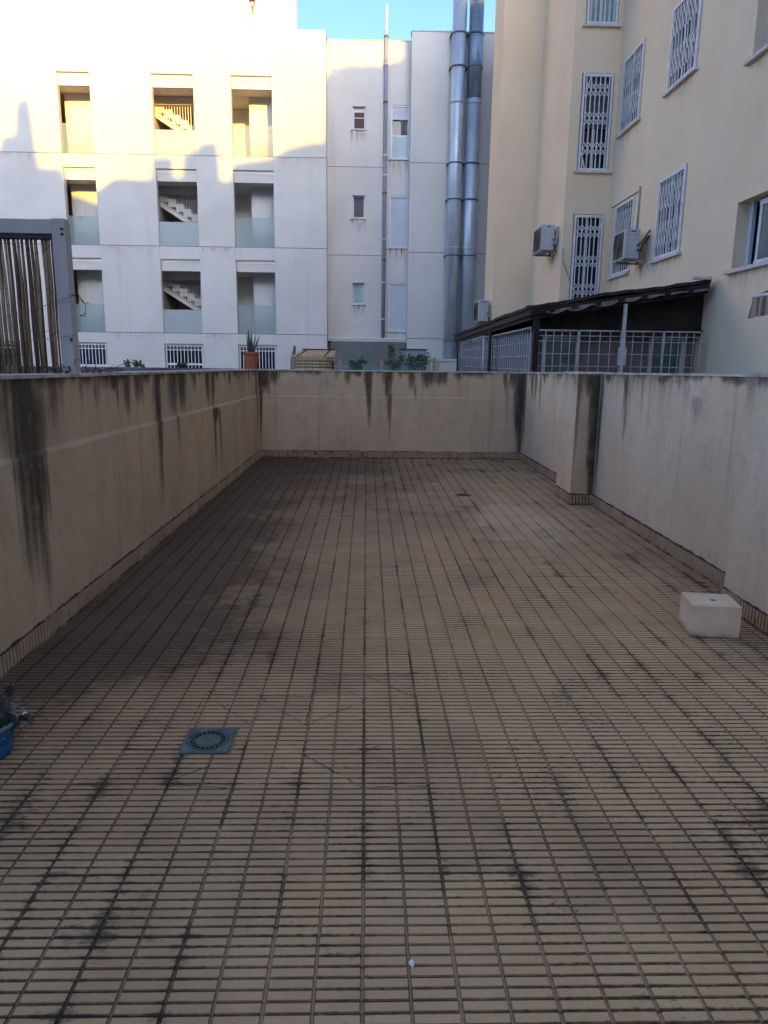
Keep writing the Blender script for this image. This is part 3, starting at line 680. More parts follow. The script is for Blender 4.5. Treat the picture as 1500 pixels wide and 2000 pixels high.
for i,(z0,z1) in enumerate(zt_):
    a,b=xt; f=MB()
    for bb in ((a,b,z0,z0+.05),(a,b,z1-.05,z1),(a,a+.06,z0+.05,z1-.05),(b-.08,b-.02,z0+.05,z1-.05)): f.box(bb[0],bb[1],Y2+.02,Y2+.09,bb[2],bb[3])
    w_=obj('window',f,'pvc',wb)
    if i<2:
        p=MB(); p.box(a+.05,b-.07,Y2+.06,Y2+.08,z0+.04,z1-.05); obj('shutter',p,'shutter',w_)
    else:
        p=MB(); p.box(a+.05,b-.07,Y2+.04,Y2+.07,z1-.42,z1-.04); obj('shutter',p,'shutter',w_)
        p=MB(); p.box(a+.05,b-.07,Y2+.12,Y2+.14,z0+.72,z1-.36); obj('pane',p,'pane',w_)
        p=MB(); 
        for t in range(6): p.tube([(a+.36+t*.035,Y2+.11,z0+.72),(a+.36+t*.035,Y2+.11,z1-.38)],.018,6)
        obj('curtain',p,'curtain',w_)
        p=MB(); p.box(a+.06,b-.08,Y2+.07,Y2+.11,z0+.70,z0+.74); obj('window_bar',p,'wmetal',w_)
        p=MB(); p.box(a+.05,b-.07,Y2+.07,Y2+.10,z0+.04,z0+.70); obj('pane',p,'paneb',w_)
    p=MB(); p.box(a-.08,b-.005,Y2-.05,Y2+.02,z0-.04,z0); obj('sill',p,'sill',w_)
for (x0,x1,zb,zt,sg,sd) in ((-5.5,-4.4,4.75,5.18,.55,61),(-8.7,-6.9,4.85,5.18,.35,62),(-2.9,-1.5,7.5,7.94,.35,63),(-5.4,-4.5,2.0,2.42,.5,64),(-12.,-9.9,7.4,7.94,.4,65),(-8.6,-7.,2.0,2.42,.4,66)):
    drip(x0,x1,zb,zt,YW-.0015,sd,sg)
# ledge at the foot of the bay, dark recess and glazing below
m=MB(); m.box(xa+.002,xb_,Y2-.16,Y2+.3,2.27,2.372); obj('bay_ledge',m,'white_st',wb,attr={'stain':[.12]*8})
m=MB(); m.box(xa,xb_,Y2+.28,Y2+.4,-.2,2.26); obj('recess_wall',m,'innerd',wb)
# right bay
Y3=25.0; x3a,x3b=1.36,3.97
m=MB()
for z0,z1 in ((-.2,2.365-.008),(2.365+.008,5.14-.008),(5.14+.008,7.90-.008),(7.90+.008,11.70)):
    m.box(x3a,x3b,Y3,Y3+.35,z0,z1); m.box(x3a,x3a+.25,Y3+.35,Y2+.4,z0,z1)
obj('bay_wall',m,'white',wb)
m=MB()
for z in (2.365,5.14,7.90): m.box(x3a+.02,x3b-.02,Y3+.04,Y3+.33,z-.01,z+.01)
obj('storey_joint',m,'gap',wb)
m=MB(); m.box(x3a-.03,x3b+.03,Y3-.02,Y3+.4,11.702,11.73); m.box(xa,x3a-.03,Y2-.02,Y2+.33,11.612,11.63); obj('roof_capping',m,'coping',wb)
m=MB(); m.box(x3b+.002,x3b+.3,20.4,Y3+.34,-.2,10.78); obj('side_wall',m,'white',wb)
m=MB(); m.tube([(x3b-.02,23.4,10.7),(x3b-.02,23.35,9.2),(x3b-.03,23.5,7.7),(x3b-.02,23.3,6.3)],.012,5); obj('cable',m,'acdk',wb)
m=MB(); m.box(xe-.25,x3a+.1,25.9,29,8,11.4); m.box(x3a+.2,x3b+.2,Y3+.36,29,5,11.5); obj('rear_mass',m,'inner',wb)
# plinth under the ducts
m=MB(); m.box(2.42,3.02,24.35,24.98,-.1,1.62); m.box(2.36,3.06,24.3,24.98,1.621,1.70); obj('plinth',m,'white',wb)
# roof lamp
lm=MB(); lm.bar((-3.56,YW+.28,12.42),(-3.56,YW-.05,12.42),.03); lm.box(-3.66,-3.50,YW-.12,YW-.02,12.36,12.46); lm.bar((-3.6,YW+.2,12.42),(-3.6,YW+.2,12.1),.02)
obj('roof_lamp',lm,'lampm',wb)
# ---- ventilation ducts
def duct(x,dark,label,z0=1.70,z1=14.2):
    r=.222;y=24.66; o=empty('ventilation_duct',label,'duct',(x,y,z0),'pair of tall spiral ducts')
    if dark:
        m=MB(); m.tube([(x,y,z0),(x,y,9.68)],r,32); m.tube([(x,y,12.25),(x,y,z1)],r,32); obj('pipe',m,'duct',o)
        m=MB(); m.tube([(x,y,9.68),(x,y,12.25)],r*1.0,32); obj('dull_section',m,'ductd',o)
    else:
        m=MB(); m.tube([(x,y,z0),(x,y,z1)],r,32); obj('pipe',m,'duct',o)
    for py,mt in ((67,'clampd'),(132,'clampd'),(202,'clamp'),(320,'clampd'),(391,'clampd'),(485,'clamp'),(500,'clampd'),(666,'clampd')):
        z=at(895,py,Y=y)[2]; q=MB(); q.lathe([(r,-.02),(r+.018,-.02),(r+.018,.02),(r,.02)],(x,y,z),32)
        if mt=='clampd' and py!=666: q.box(x-r-.05,x-r,y-.02,y+.30,z-.015,z+.015); q.box(x+r,x+r+.03,y-.02,y+.30,z-.015,z+.015)
        obj('duct_ring',q,mt,o)
duct(2.80,False,'left one of the two galvanised spiral ducts, uniform silver blue to the top')
duct(3.315,True,'right one of the two galvanised spiral ducts, with a dull dark upper section')
# ---- vent pipe on the recessed bay
vp=empty('vent_pipe','thin grey plastic pipe running up the recessed white bay and past its roof','pipe',(.54,25.42,2.4))
m=MB(); m.tube([(.555,25.42,2.38),(.56,25.42,11.75)],.062,12); obj('pipe',m,'pipe',vp)
m=MB(); m.tube([(.56,25.42,11.6),(.562,25.42,12.62)],.045,12); obj('pipe_top',m,'clamp',vp)
for z in (3.0,4.2,4.95,5.6,7.05,7.6,8.2,9.8,10.9,11.7):
    q=MB(); q.lathe([(.06,-.03),(.076,-.03),(.076,.03),(.06,.03)],(.557,25.42,z),14); q.box(.53,.59,25.46,25.5,z-.02,z+.02); obj('pipe_clamp',q,'clampd' if z in(4.95,9.8,7.05,11.7) else 'clamp',vp)
# ---- rolled down awning under the bay, glass balustrade beside it
aw=empty('fabric_awning','taupe fabric blind pulled down under the recessed white bay, behind the plants','awning',(0,25.2,1.4))
p=[at(643,665,Y=25.2),at(793,669,Y=25.2)]
m=MB(); m.quad((p[0][0]+.05,25.25,2.24),(p[1][0]-.03,25.25,2.24),(p[1][0]-.03,24.75,1.40),(p[0][0]+.05,24.75,1.40)); m.quad((p[0][0]+.05,25.262,2.24),(p[1][0]-.03,25.262,2.24),(p[1][0]-.03,24.762,1.40),(p[0][0]+.05,24.762,1.40)); obj('fabric',m,'toldo',aw,fixn=False)
m=MB(); m.tube([(xa+.05,25.28,2.225),(xb_-.05,25.28,2.225)],.03,10); m.tube([(xa+.1,24.74,1.39),(xb_-.05,24.74,1.39)],.025,8); obj('roller_tube',m,'acdk',aw)
gb=empty('glass_balustrade','turquoise glass balustrade with a dark top rail beside the tall plants','balustrade',(1.2,24.0,0))
a=at(787,683,Y=24); b=at(836,684,Y=24)
m=MB(); m.box(-2.3,b[0]-.03,24.0,24.02,.2,1.80); m.box(a[0],b[0]-.03,24.021,24.03,1.6,1.801) if False else None; 
m=MB(); m.box(a[0]-.1,b[0]-.05,24.0,24.02,.2,a[2]-.01); m.box(-1.2,a[0]-.1,24.0,24.02,.2,1.47); obj('glass',m,'turq',gb)
m=MB(); m.box(a[0]-.12,b[0],23.97,24.05,a[2]-.008,a[2]+.03); obj('top_rail',m,'acdk',gb)
# ================================================================== BEIGE APARTMENT BUILDING
KS=1.085; ZS=.136
bb_=empty('apartment_building','beige rendered apartment block on the right with white folding window grilles','building',(5.1,9,0))
XB=5.10; HB=11.88; YC=15.95; XF=4.13; YD=18.75; XG=3.17
def opening_wall(mb,u0,u1,z0,z1,ops,mk):
    """rectangles of a wall with openings (u0,u1,z0,z1)"""
    us=sorted({u0,u1,*[o[0] for o in ops],*[o[1] for o in ops]}); zs=sorted({z0,z1,*[o[2] for o in ops],*[o[3] for o in ops]})
    for i in range(len(us)-1):
        run=None
        for j in range(len(zs)-1):
            cu=(us[i]+us[i+1])/2; cz=(zs[j]+zs[j+1])/2
            solid=not any(o[0]<cu<o[1] and o[2]<cz<o[3] for o in ops)
            if solid: run=[run[0],zs[j+1]] if run else [zs[j],zs[j+1]]
            if (not solid or j==len(zs)-2) and run: mk(mb,us[i],us[i+1],run[0],run[1]); run=None
# windows of the long face: (y0,y1,z0,z1)
OPF={'B':(12.2,13.33,6.12,7.42),'A':(14.58,15.68,6.12,7.50),'C':(12.2,13.31,3.40,4.75),'D':(14.33,15.86,3.37,4.80),
     'E':(9.30,10.42,2.90,3.79),'G':(9.30,10.45,5.58,7.2),'B2':(12.2,13.33,8.85,10.2),'A2':(14.58,15.68,8.85,10.2)}
m=MB(); opening_wall(m,-.75,YC+.2,-.2,HB,list(OPF.values()),lambda mb,a,b,c,d: mb.box(XB,XB+.28,a,b,c,d))
beigewall=obj('wall',m,'beige',bb_,attr={'stain':[0]*len(m.v)})
OPP={'P':(4.335,4.995,5.52,7.37),'Q':(4.335,4.99,2.2,4.68),'R':(4.33,4.985,8.24,9.8)}
m=MB(); opening_wall(m,XF,XB-.002,-.2,HB,list(OPP.values()),lambda mb,a,b,c,d: mb.box(a,b,YC,YC+.28,c,d))
m.box(XF,XF+.28,YC+.28,YD,-.2,HB); m.box(XG,XF+.28,YD,20.1,-.2,HB)
obj('stair_tower',m,'beige',bb_,attr={'stain':[0]*len(m.v)})
m=MB(); m.box(XB+.6,12,-.75,20,-.2,HB-.02); m.box(XF+.5,XB+.6,YC+.6,YD+1,-.2,HB-.02); m.box(XB,12,-.75,-.45,-.2,HB-.04); obj('core',m,'innerd',bb_)
m=MB(); m.box(XB-.06,12.05,-.8,20.15,HB,HB+.10); m.box(XG-.06,XB-.062,YD-.06,20.15,HB,HB+.10); m.box(XF-.06,XB-.062,YC-.06,YD-.062,HB,HB+.10); obj('roof_slab',m,'beige',bb_,attr={'stain':[0]*len(m.v)})
# scissor grille in a local frame: O origin (lower left), U horizontal unit, outward normal N
def grille(mb,O,U,N,Wd,Hh,n,bands,double=False,bh=.30,diag=None):
    O=Vector(O);U=Vector(U);N=Vector(N);Z=Vector((0,0,1))
    def bar(u0,v0,u1,v1,w_,t=.012,off=0.): 
        mb.bar(O+U*u0+Z*v0+N*off,O+U*u1+Z*v1+N*off,w_,t,up=N)
    fr=.042
    bar(fr/2,0,fr/2,Hh,fr,.03); bar(Wd-fr/2,0,Wd-fr/2,Hh,fr,.03); bar(fr,fr/2,Wd-fr,fr/2,fr,.03); bar(fr,Hh-fr*.8,Wd-fr,Hh-fr*.8,fr*1.3,.03)
    a=fr+.035; b=Wd-fr-.035; us=[a+(b-a)*i/(n-1) for i in range(n)]
    for i,u in enumerate(us):
        bar(u,fr,u,Hh-fr*1.4,.020,.014)
        if double and i==n//2: bar(u+.03,fr,u+.03,Hh-fr*1.4,.022,.014)
    e=[fr]+us+[Wd-fr]
    for c in bands:
        for k in (-1,0):
            z0=c+k*bh/2; z1=z0+bh/2
            for i in range(n-1):
                bar(us[i],z0,us[i+1],z1,.013,.008,.012); bar(us[i],z1,us[i+1],z0,.013,.008,.016)
            bar(e[0],z0,us[0],z0+.04,.012,.008,.012)
    if diag:
        for (u0,v0,u1,v1) in diag: bar(u0,v0,u1,v1,.018,.012,.02)
def bwin(key,face,glass,gr,sill=True,inset=.10,shutter=None,frame=True):
    """window with white frame, pane, grille and stone sill"""
    if face=='F':
        y0,y1,z0,z1=OPF[key]; P=lambda u,d,z:(XB+d,y1-u,z); Wd=y1-y0; U=(0,-1,0);N=(-1,0,0)
    else:
        x0,x1,z0,z1=OPP[key]; P=lambda u,d,z:(x0+u,YC+d,z); Wd=x1-x0; U=(1,0,0);N=(0,-1,0)
    Hh=z1-z0
    def bx(mb,u0,u1,d0,d1,v0,v1):
        a=P(u0,d0,z0+v0);b=P(u1,d1,z0+v1); mb.box(a[0],b[0],a[1],b[1],a[2],b[2])
    f=MB()
    for q in ((0,Wd,0,.05),(0,Wd,Hh-.05,Hh),(0,.05,.05,Hh-.05),(Wd-.05,Wd,.05,Hh-.05),(Wd/2-.03,Wd/2+.03,.05,Hh-.05)): bx(f,q[0],q[1],inset,inset+.05,q[2],q[3])
    w_=obj('window',f,'pvc',bb_)
    p=MB(); bx(p,.03,Wd-.03,inset+.055,inset+.07,.03,Hh-.03); obj('pane',p,glass,w_)
    p=MB(); bx(p,0,Wd,.24,.26,0,Hh); obj('inner_panel',p,'pane',w_) if False else None
    if shutter: p=MB(); bx(p,.045,Wd-.045,inset-.012,inset-.002,Hh*shutter,Hh-.03); obj('shutter',p,'shutterg' if shutter<.6 else 'curtaing',w_)
    if gr:
        q=MB(); grille(q,P(.02,-.012,z0+.01),U,N,Wd-.04,Hh-.02,*gr[:2],**gr[2]); obj('window_grille',q,'wmetal',w_)
    if sill:
        s_=MB(); bx(s_,-.06,Wd+.06,-.07,.10,-.045,0); obj('sill',s_,'sill',w_)
    return w_
gk=dict(double=True,bh=.40)
for k in ('A','B','C','A2','B2'): bwin(k,'F','pane',(9,[.38,.98],gk))
bwin('P','P','pane',(6,[.42,.99,1.52],dict(bh=.26,diag=[(.05,1.40,.16,1.80),(.05,.34,.13,.04)])),shutter=.45)
q=bwin('Q','P','pane',(6,[.95,1.52,2.12],dict(bh=.26,diag=[(.60,2.0,.52,2.43),(.50,.55,.60,1.0)])),sill=False)
bwin('R','P','panel',(6,[2.0],dict(bh=.2)),shutter=None)
# recessed window D: deep box with a grille set near its far side
y0,y1,z0,z1=OPF['D']
f=MB(); f.box(XB+.03,XB+.20,14.34,14.56,z0,z1-.07) ; f.box(XB+.03,XB+.20,14.34,15.85,z1-.07,z1-.01); f.box(XB+.03,XB+.20,15.62,15.85,z0,z1-.07); wD=obj('window',f,'beige',bb_,attr={'stain':[0]*24})
p=MB(); p.box(XB+.16,XB+.18,14.56,15.62,z0,z1); obj('pane',p,'pane',wD)
q=MB(); grille(q,(XB+.02,15.61,z0+.02),(0,-1,0),(-1,0,0),1.04,z1-z0-.05,8,[.4,1.0],double=False,bh=.38); obj('window_grille',q,'wmetal',wD)
s_=MB(); s_.box(XB-.07,XB+.1,14.5,15.72,z0-.05,z0); obj('sill',s_,'sill',wD)
# plain sliding windows E and G
for k in ('E','G'):
    y0,y1,z0,z1=OPF[k]; f=MB(); ym=(y0+y1)/2+.02
    for (a,b,c,d,dx) in ((y1-.40,y1-.34,z0+.03,z1-.03,.14),(y0+.20,y0+.26,z0+.03,z1-.03,.12),(y0+.2,y1-.34,z0+.03,z0+.09,.13),(y0+.2,y1-.34,z1-.10,z1-.03,.13),(y1-.10,y1-.002,z0,z1,.17),(y0,y0+.05,z0,z1,.17)): f.box(XB+dx,XB+dx+.05,a,b,c,d)
    w_=obj('window',f,'pvc',bb_); p=MB(); p.box(XB+.15,XB+.16,y0+.24,y1-.37,z0+.05,z1-.05); obj('pane',p,'paneg' if k=='E' else 'paneb',w_)
    p=MB(); p.box(XB+.24,XB+.25,y0,y1,z0,z1); obj('inner_pane',p,'pane',w_)
    s_=MB(); s_.box(XB-.08,XB+.14,y0-.06,y1+.08,z0-.05,z0); obj('sill',s_,'sill',w_)
# conduit and damp streaks
m=MB(); m.tube([(XB-.02,14.22,4.85),(XB-.02,14.22,4.1)],.017,8); obj('conduit',m,'bracket',bb_)
m=MB(); m.tube([(XF+.02,YC-.012,4.0),(XF+.02,YC-.012,3.75),(XF+.26,YC-.012,3.25),(XF+.26,YC-.012,2.5)],.012,6); obj('conduit',m,'bracket',bb_)
drip(13.45,14.2,2.75,3.42,XB-.0015,31,1.1,bb_,'beige','Y'); drip(16.3,17.3,3.2,3.95,XF-.0015,33,1.1,bb_,'beige','Y')
for k_,sd in (('A',41),('B',42),('C',43),('D',44),('E',45),('G',46)):
    y0,y1,z0,z1=OPF[k_]; drip(y0-.1,y1+.1,z0-.65,z0-.05,XB-.0015,sd,.42,bb_,'beige','Y')
# ---- air conditioners (outdoor units)
def ac(label,x0,x1,y0,y1,z0,z1,wallx):
    o=empty('air_conditioner',label,'air conditioner',(x1,y0,z0),'outdoor air conditioning units on the beige wall')
    m=MB(); m.box(x0,x1,y0,y1,z0,z1); obj('casing',m,'acw',o,bevel=.02)
    m=MB(); m.box(x0+.03,x1-.02,y0-.006,y0+.01,z1-.10,z1-.075); m.box(x0+.10,x1-.06,y0-.012,y0,z0+.08,z0+(z1-z0)*.52); obj('service_cover',m,'acw',o,bevel=.006)
    m=MB(); m.box(x0+.10,x0+.18,y0-.008,y0-.002,z1-.055,z1-.038); obj('badge',m,'acdk',o)
    m=MB(); m.box(x0-.012,x0+.002,y0+.10,y1-.04,z0+.04,z1-.04); obj('fan_grille',m,'acg',o)
    cy=(y0+y1)/2+.05; zc=(z0+z1)/2
    for k in range(6):
        r=.05+.035*k; pts=[(x0-.018,cy+r*math.cos(t*math.pi/10),zc+r*math.sin(t*math.pi/10)) for t in range(21)]; 
        if k==0: q=MB()
        q.tube(pts,.003,4,cap=False)
    obj('fan_guard',q,'acdk',o)
    for yy in (y0+.12,y1-.12):
        m=MB(); m.bar((wallx,yy,z0-.02),(x0-.04,yy,z0-.02),.035); m.bar((wallx-.015,yy,z0-.03),(wallx-.015,yy,z0+.42),.035); obj('bracket',m,'bracket',o)
    m=MB(); m.tube([(x1-.05,y0-.015,z0+.16),(x1+.01,y0-.05,z0+.12),(x1+.05,y0-.02,z0+.25),(wallx-.01,y0+.02,z0+.40)],.018,6); m.tube([(x1-.05,y0-.015,z0+.22),(x1+.04,y0-.03,z0+.30),(wallx-.01,y0+.02,z0+.5)],.014,6); obj('hose',m,'acdk' if wallx>5 else 'acw',o)
ac('cream air conditioner high on the beige wall left of the tall barred door',3.77,4.04,16.3,17.1,4.0,4.53,XF)
ac('cream air conditioner hung in front of the framed barred window on the beige wall',4.65,4.92,13.55,14.18,3.47,3.99,XB)
ac('small cream air conditioner just above the low end of the dark canopy roof',2.84,3.10,18.85,19.6,2.62,3.15,XG)
# ================================================================== CANOPY PORCH BETWEEN WALL AND BEIGE BLOCK
cp=empty('patio_canopy','dark sagging lean-to canopy with white wire mesh panels between terrace wall and beige building','canopy',(3.8,10.85,0))
YP=10.85; XP=2.50
zr=lambda x: 2.42+(x-2.42)*(2.83-2.42)/(5.08-2.42)+.025*math.sin((x-2.42)*1.3)
# roof, sloping from the beige wall down to the left, real thickness with an uneven edge
n=26; k=24; vs=[];fs=[]
for j in range(k+1):
    y=YP-.06+(20.0-YP)*j/k
    for i in range(n+1):
        x=2.34+(5.01-2.34)*i/n; z=zr(x)+.012*math.sin(x*17+j)*.6+.010*math.sin(y*9+x*5)- .012*max(0,y-12)*(1-i/n)
        vs+= [(x,y,z),(x,y,z-.045)]
N1=n+1
for j in range(k):
    for i in range(n):
        a=2*(j*N1+i); b=a+2; c=2*((j+1)*N1+i); d=c+2
        fs+=[(a,b,d,c),(a+1,c+1,d+1,b+1)]
for i in range(n): a=2*i; fs.append((a,a+1,a+3,a+2)); a=2*(k*N1+i); fs.append((a,a+2,a+3,a+1))
for j in range(k): a=2*j*N1; b=2*(j+1)*N1; fs.append((a,b,b+1,a+1)); a+=2*n; b+=2*n; fs.append((a,a+1,b+1,b))
m=MB(); m.add(vs,fs); obj('roof',m,'felt',cp)
m=MB(); m.bar((2.36,YP-.05,zr(2.36)-.09),(4.995,YP-.05,zr(5.0)-.09),.03,.085,up=(0,0,1)); m.bar((2.42,YP+.0,zr(2.4)-.15),(4.995,YP+.0,zr(5.0)-.15),.05,.07)
obj('rake_board',m,'woodd',cp)
m=MB(); m.bar((2.38,YP-.16,zr(2.38)-.09),(2.38,19.9,zr(2.38)-.20),.03,.09); m.bar((2.44,YP,zr(2.4)-.15),(2.44,19.9,zr(2.4)-.27),.06,.08); obj('eaves_board',m,'wood',cp)
for t in range(9):
    y=YP+.7+t*.95; q=MB(); q.bar((2.40,y,zr(2.4)-.10-.012*(y-11)),(5.08,y,zr(5.08)-.10),.05,.08); obj('rafter',q,'woodd',cp)
m=MB(); m.box(4.72,5.01,YP-.09,YP-.02,zr(5.0)+.005,zr(5.0)+.045); obj('flashing',m,'clamp',cp)
# scalloped canvas edge
n=110; vs=[];fs=[]
for i in range(n+1):
    x=2.62+(4.98-2.62)*i/n; zt=zr(x)-.115; s_=abs(math.sin(i*.20+.6*math.sin(i*.09)))
    bb0=.02+.055*s_*(.6+.4*math.sin(i*.05)); vs+=[(x,YP-.072+.012*math.sin(i*.4),zt),(x,YP-.085+.03*math.sin(i*.4),zt-bb0)]
fs=[(2*i,2*i+1,2*i+3,2*i+2) for i in range(n)]
m=MB(); m.add(vs,fs,True); obj('valance',m,'valance',cp)
# gable boarding above the mesh, set back
m=MB(); m.prism([(2.62,2.05),(5.09,2.05),(5.09,zr(5.09)-.06),(2.62,zr(2.62)-.06)],'Y',YP+.30,YP+.33); obj('gable_board',m,'gable',cp)
m=MB(); m.box(2.62,5.09,YP+.22,YP+.29,2.04,2.12); obj('cross_beam',m,'woodd',cp)
# posts
for x,wd,mt in ((2.50,.075,'woodd'),):
    q=MB(); q.box(x-wd/2,x+wd/2,YP-.02,YP+.06,1.45,zr(x)-.12); obj('post',q,mt,cp)
q=MB(); q.box(2.40,2.48,14.3,14.5,-.1,2.2); obj('post',q,'woodd',cp)
q=MB(); q.box(2.40,2.48,19.4,19.5,-.1,2.1); obj('post',q,'woodd',cp)
q=MB(); q.bar((3.785,YP-.05,-.1),(3.785,YP-.05,2.46),.045,.045); q.box(3.73,3.84,YP-.08,YP-.02,1.58,1.84); q.box(3.755,3.815,YP-.075,YP-.02,1.84,2.08); obj('post',q,'bracket' if False else 'fence',cp)
# front mesh panel
def mesh_panel(mb,A,B,z0,zt0,zt1,nv,hz,r=.006,frame=.012):
    A=Vector(A);B=Vector(B)
    for i in range(nv+1):
        t=i/nv; p=A.lerp(B,t); q=r*(1.5 if i in(0,nv) else 1); mb.tube([(p.x,p.y,z0),(p.x,p.y,zt0+(zt1-zt0)*t)],q,5)
    for z in hz: mb.tube([(A.x,A.y-.008,z),(B.x,B.y-.008,z)],r,5)
    mb.tube([(A.x,A.y,zt0),(B.x,B.y,zt1)],frame,6)
xsg=[2.52,2.92,3.44,3.775,4.22,4.97]; 
for a,b,nv in ((2.525,3.13,5),(3.15,3.765,4),(3.80,4.40,4),(4.42,4.975,5)):
    q=MB(); mesh_panel(q,(a,YP,0),(b,YP,0),1.2,2.075,2.075,nv,[1.56,1.74,1.92,2.0]); obj('mesh_panel',q,'fence',cp)
for a,b,nv in ((YP+.10,14.28,18),(14.52,19.4,22)):
    q=MB(); mesh_panel(q,(2.44,a,0),(2.44,b,0),1.2,2.115,2.10,nv,[1.50,1.70,1.90],r=.006); obj('mesh_panel',q,'fence',cp)
q=MB(); q.tube([(2.425,15.2,1.2),(2.425,15.2,2.1)],.016,6); obj('mesh_stay',q,'wmetal',cp)
# cane screen behind the side panels, glazing behind the front ones
q=MB(); q.box(2.56,2.58,YP+.35,19.5,.0,2.06); obj('cane_screen',q,'panelg',cp)
q=MB(); q.box(2.62,5.09,YP+.46,YP+.50,-.1,2.04); obj('back_panel',q,'brownp',cp)
for a,b,mt in ((2.70,3.28,'paneg'),(4.36,4.92,'paneg')):
    f=MB(); y=YP+.40
    for bx in ((a,b,1.96,2.01),(a,b,.3,.35),(a,a+.06,.35,1.96),(b-.06,b,.35,1.96)): f.box(bx[0],bx[1],y,y+.04,bx[2],bx[3])
    w_=obj('window',f,'fence',cp); p=MB(); p.box(a+.03,b-.03,y+.042,y+.05,.32,1.98); obj('pane',p,mt,w_)
# ---- striped awning on the beige wall, right edge
sa=empty('striped_awning','small brown and cream striped awning with a white front bar on the beige wall','awning',(4.9,8,2.4))
m=MB(); m.quad((4.62,8.78,2.40),(4.62,5.9,2.40),(5.08,5.9,2.62),(5.08,8.78,2.62)); m.quad((4.62,8.78,2.392),(4.62,5.9,2.392),(5.08,5.9,2.612),(5.08,8.78,2.612))
n=60; vs=[]
for i in range(n+1):
    y=8.78-(2.88)*i/n; vs+=[(4.60+.008*math.sin(i*.9),y,2.385),(4.60+.02*math.sin(i*.9+.5)-(.03 if i<2 else 0),y+(.03 if i<1 else 0),2.385-.20-.03*(1 if i<2 else 0)-.02*abs(math.sin(i*.35)))]
m.add(vs,[(2*i,2*i+1,2*i+3,2*i+2) for i in range(n)],True); obj('cloth',m,'stripe',sa,fixn=False)
m=MB(); m.tube([(4.61,8.80,2.405),(4.61,5.9,2.405)],.022,10); obj('front_bar',m,'wmetal',sa)
m=MB(); m.bar((4.63,8.76,2.41),(5.09,8.5,2.66),.02); obj('arm',m,'clampd',sa)
KS=1.; ZS=0.
# ================================================================== LEFT NEIGHBOUR: PERGOLA WITH REEDS
pg=empty('pergola','grey metal pergola corner with a square post and box beam on the left','pergola',(-1.93,4.75,1.4))
m=MB(); m.box(-1.945,-1.862,4.72,4.81,1.485,2.435); obj('post',m,'postg',pg,bevel=.004)
m=MB(); m.box(-5.2,-1.947,4.73,4.81,2.345,2.43); obj('beam',m,'postg',pg,bevel=.004)
m=MB(); m.box(-5.2,-1.947,4.74,4.80,2.318,2.344); obj('rail',m,'bolt',pg)
m=MB()
for z in (2.375,2.34): m.lathe([(.0,0),(.014,0),(.014,.008),(.0,.012)],(0,0,0),8); 
m=MB()
for z in (2.372,2.342): m.box(-1.888,-1.872,4.712,4.72,z-.006,z+.006)
m.box(-1.876,-1.864,4.708,4.72,1.70,1.72); obj('bolt',m,'bolt',pg)
rs=empty('reed_screen','hanging screen of brown and straw coloured reeds inside the grey pergola','reed screen',(-2.4,4.78,1.4))
x=-1.962; i=0; cnt=0
while x>-2.60 and cnt<90:
    lay=i%2; r=random.choice((.005,.007,.009,.011)); mt=random.choice(('cane_d','cane_m','cane_m','cane_m','cane_m','cane_l','cane_d'))
    sway=(random.random()-.35)*.055; q=MB(); y=4.765+.03*lay
    pts=[(x+sway*0,y,2.33),(x+sway*.25,y+.005,2.05),(x+sway*.4,y-.004,1.8),(x+sway*.5,y,1.488+random.random()*.01)]
    q.tube(pts,[r*.9,r,r*1.05,r*.8],7); obj('reed',q,mt,rs); cnt+=1
    x-=(r*1.05+.001+ (random.random()**4)*.022); i+=1
wi=empty('garden_wire','two thin sagging wires strung across the reeds to the grey post','wire',(-2.2,4.68,1.7))
for (a,b) in (((0,614),(150,576)),((0,662),(146,656))):
    A=at(*a,Y=4.70);B=at(*b,Y=4.70); A=A+(A-B)*2; q=MB(); pts=[]
    for t in range(13):
        f=t/12; p=A+(B-A)*f; pts.append((p[0],p[1],p[2]-.05*math.sin(math.pi*f)**1*0.6+.004*math.sin(t*2.3)))
    q.tube(pts,.0022,5); obj('wire',q,'wire',wi)
q=MB(); B=at(150,576,Y=4.70); 
for k in range(3): q.tube([(B[0]-.06+.02*k,B[1],B[2]),(B[0]+.02,B[1]-.02,B[2]-.012*k),(B[0]+.055,B[1]-.01,B[2]-.06),(B[0]+.045,B[1],B[2]-.11-.01*k),(B[0]+.01,B[1],B[2]-.125)],.0018,4)
obj('wire_end',q,'twig',wi)
tw=empty('dry_vine','leafless dry vine twigs curling over the wall top at the foot of the grey post','vine',(-1.95,5,1.48))
q=MB(); rr=random.Random(5)
for k in range(22):
    x=-1.96+rr.random()*.06; y=4.66+rr.random()*.9; z=1.497; pts=[(x,y,z)]
    a=rr.random()*6.28; L=.03+rr.random()*.05
    for t in range(5):
        a+=rr.uniform(-.9,.9); x+=L*math.cos(a)*.5; y+=L*math.sin(a)*1.2; z=max(1.496,z+rr.uniform(-.02,.028)); pts.append((x,y,z))
    q.tube(pts,[.0035,.003,.003,.0025,.002,.0015],5)
obj('twigs',q,'twig',tw)
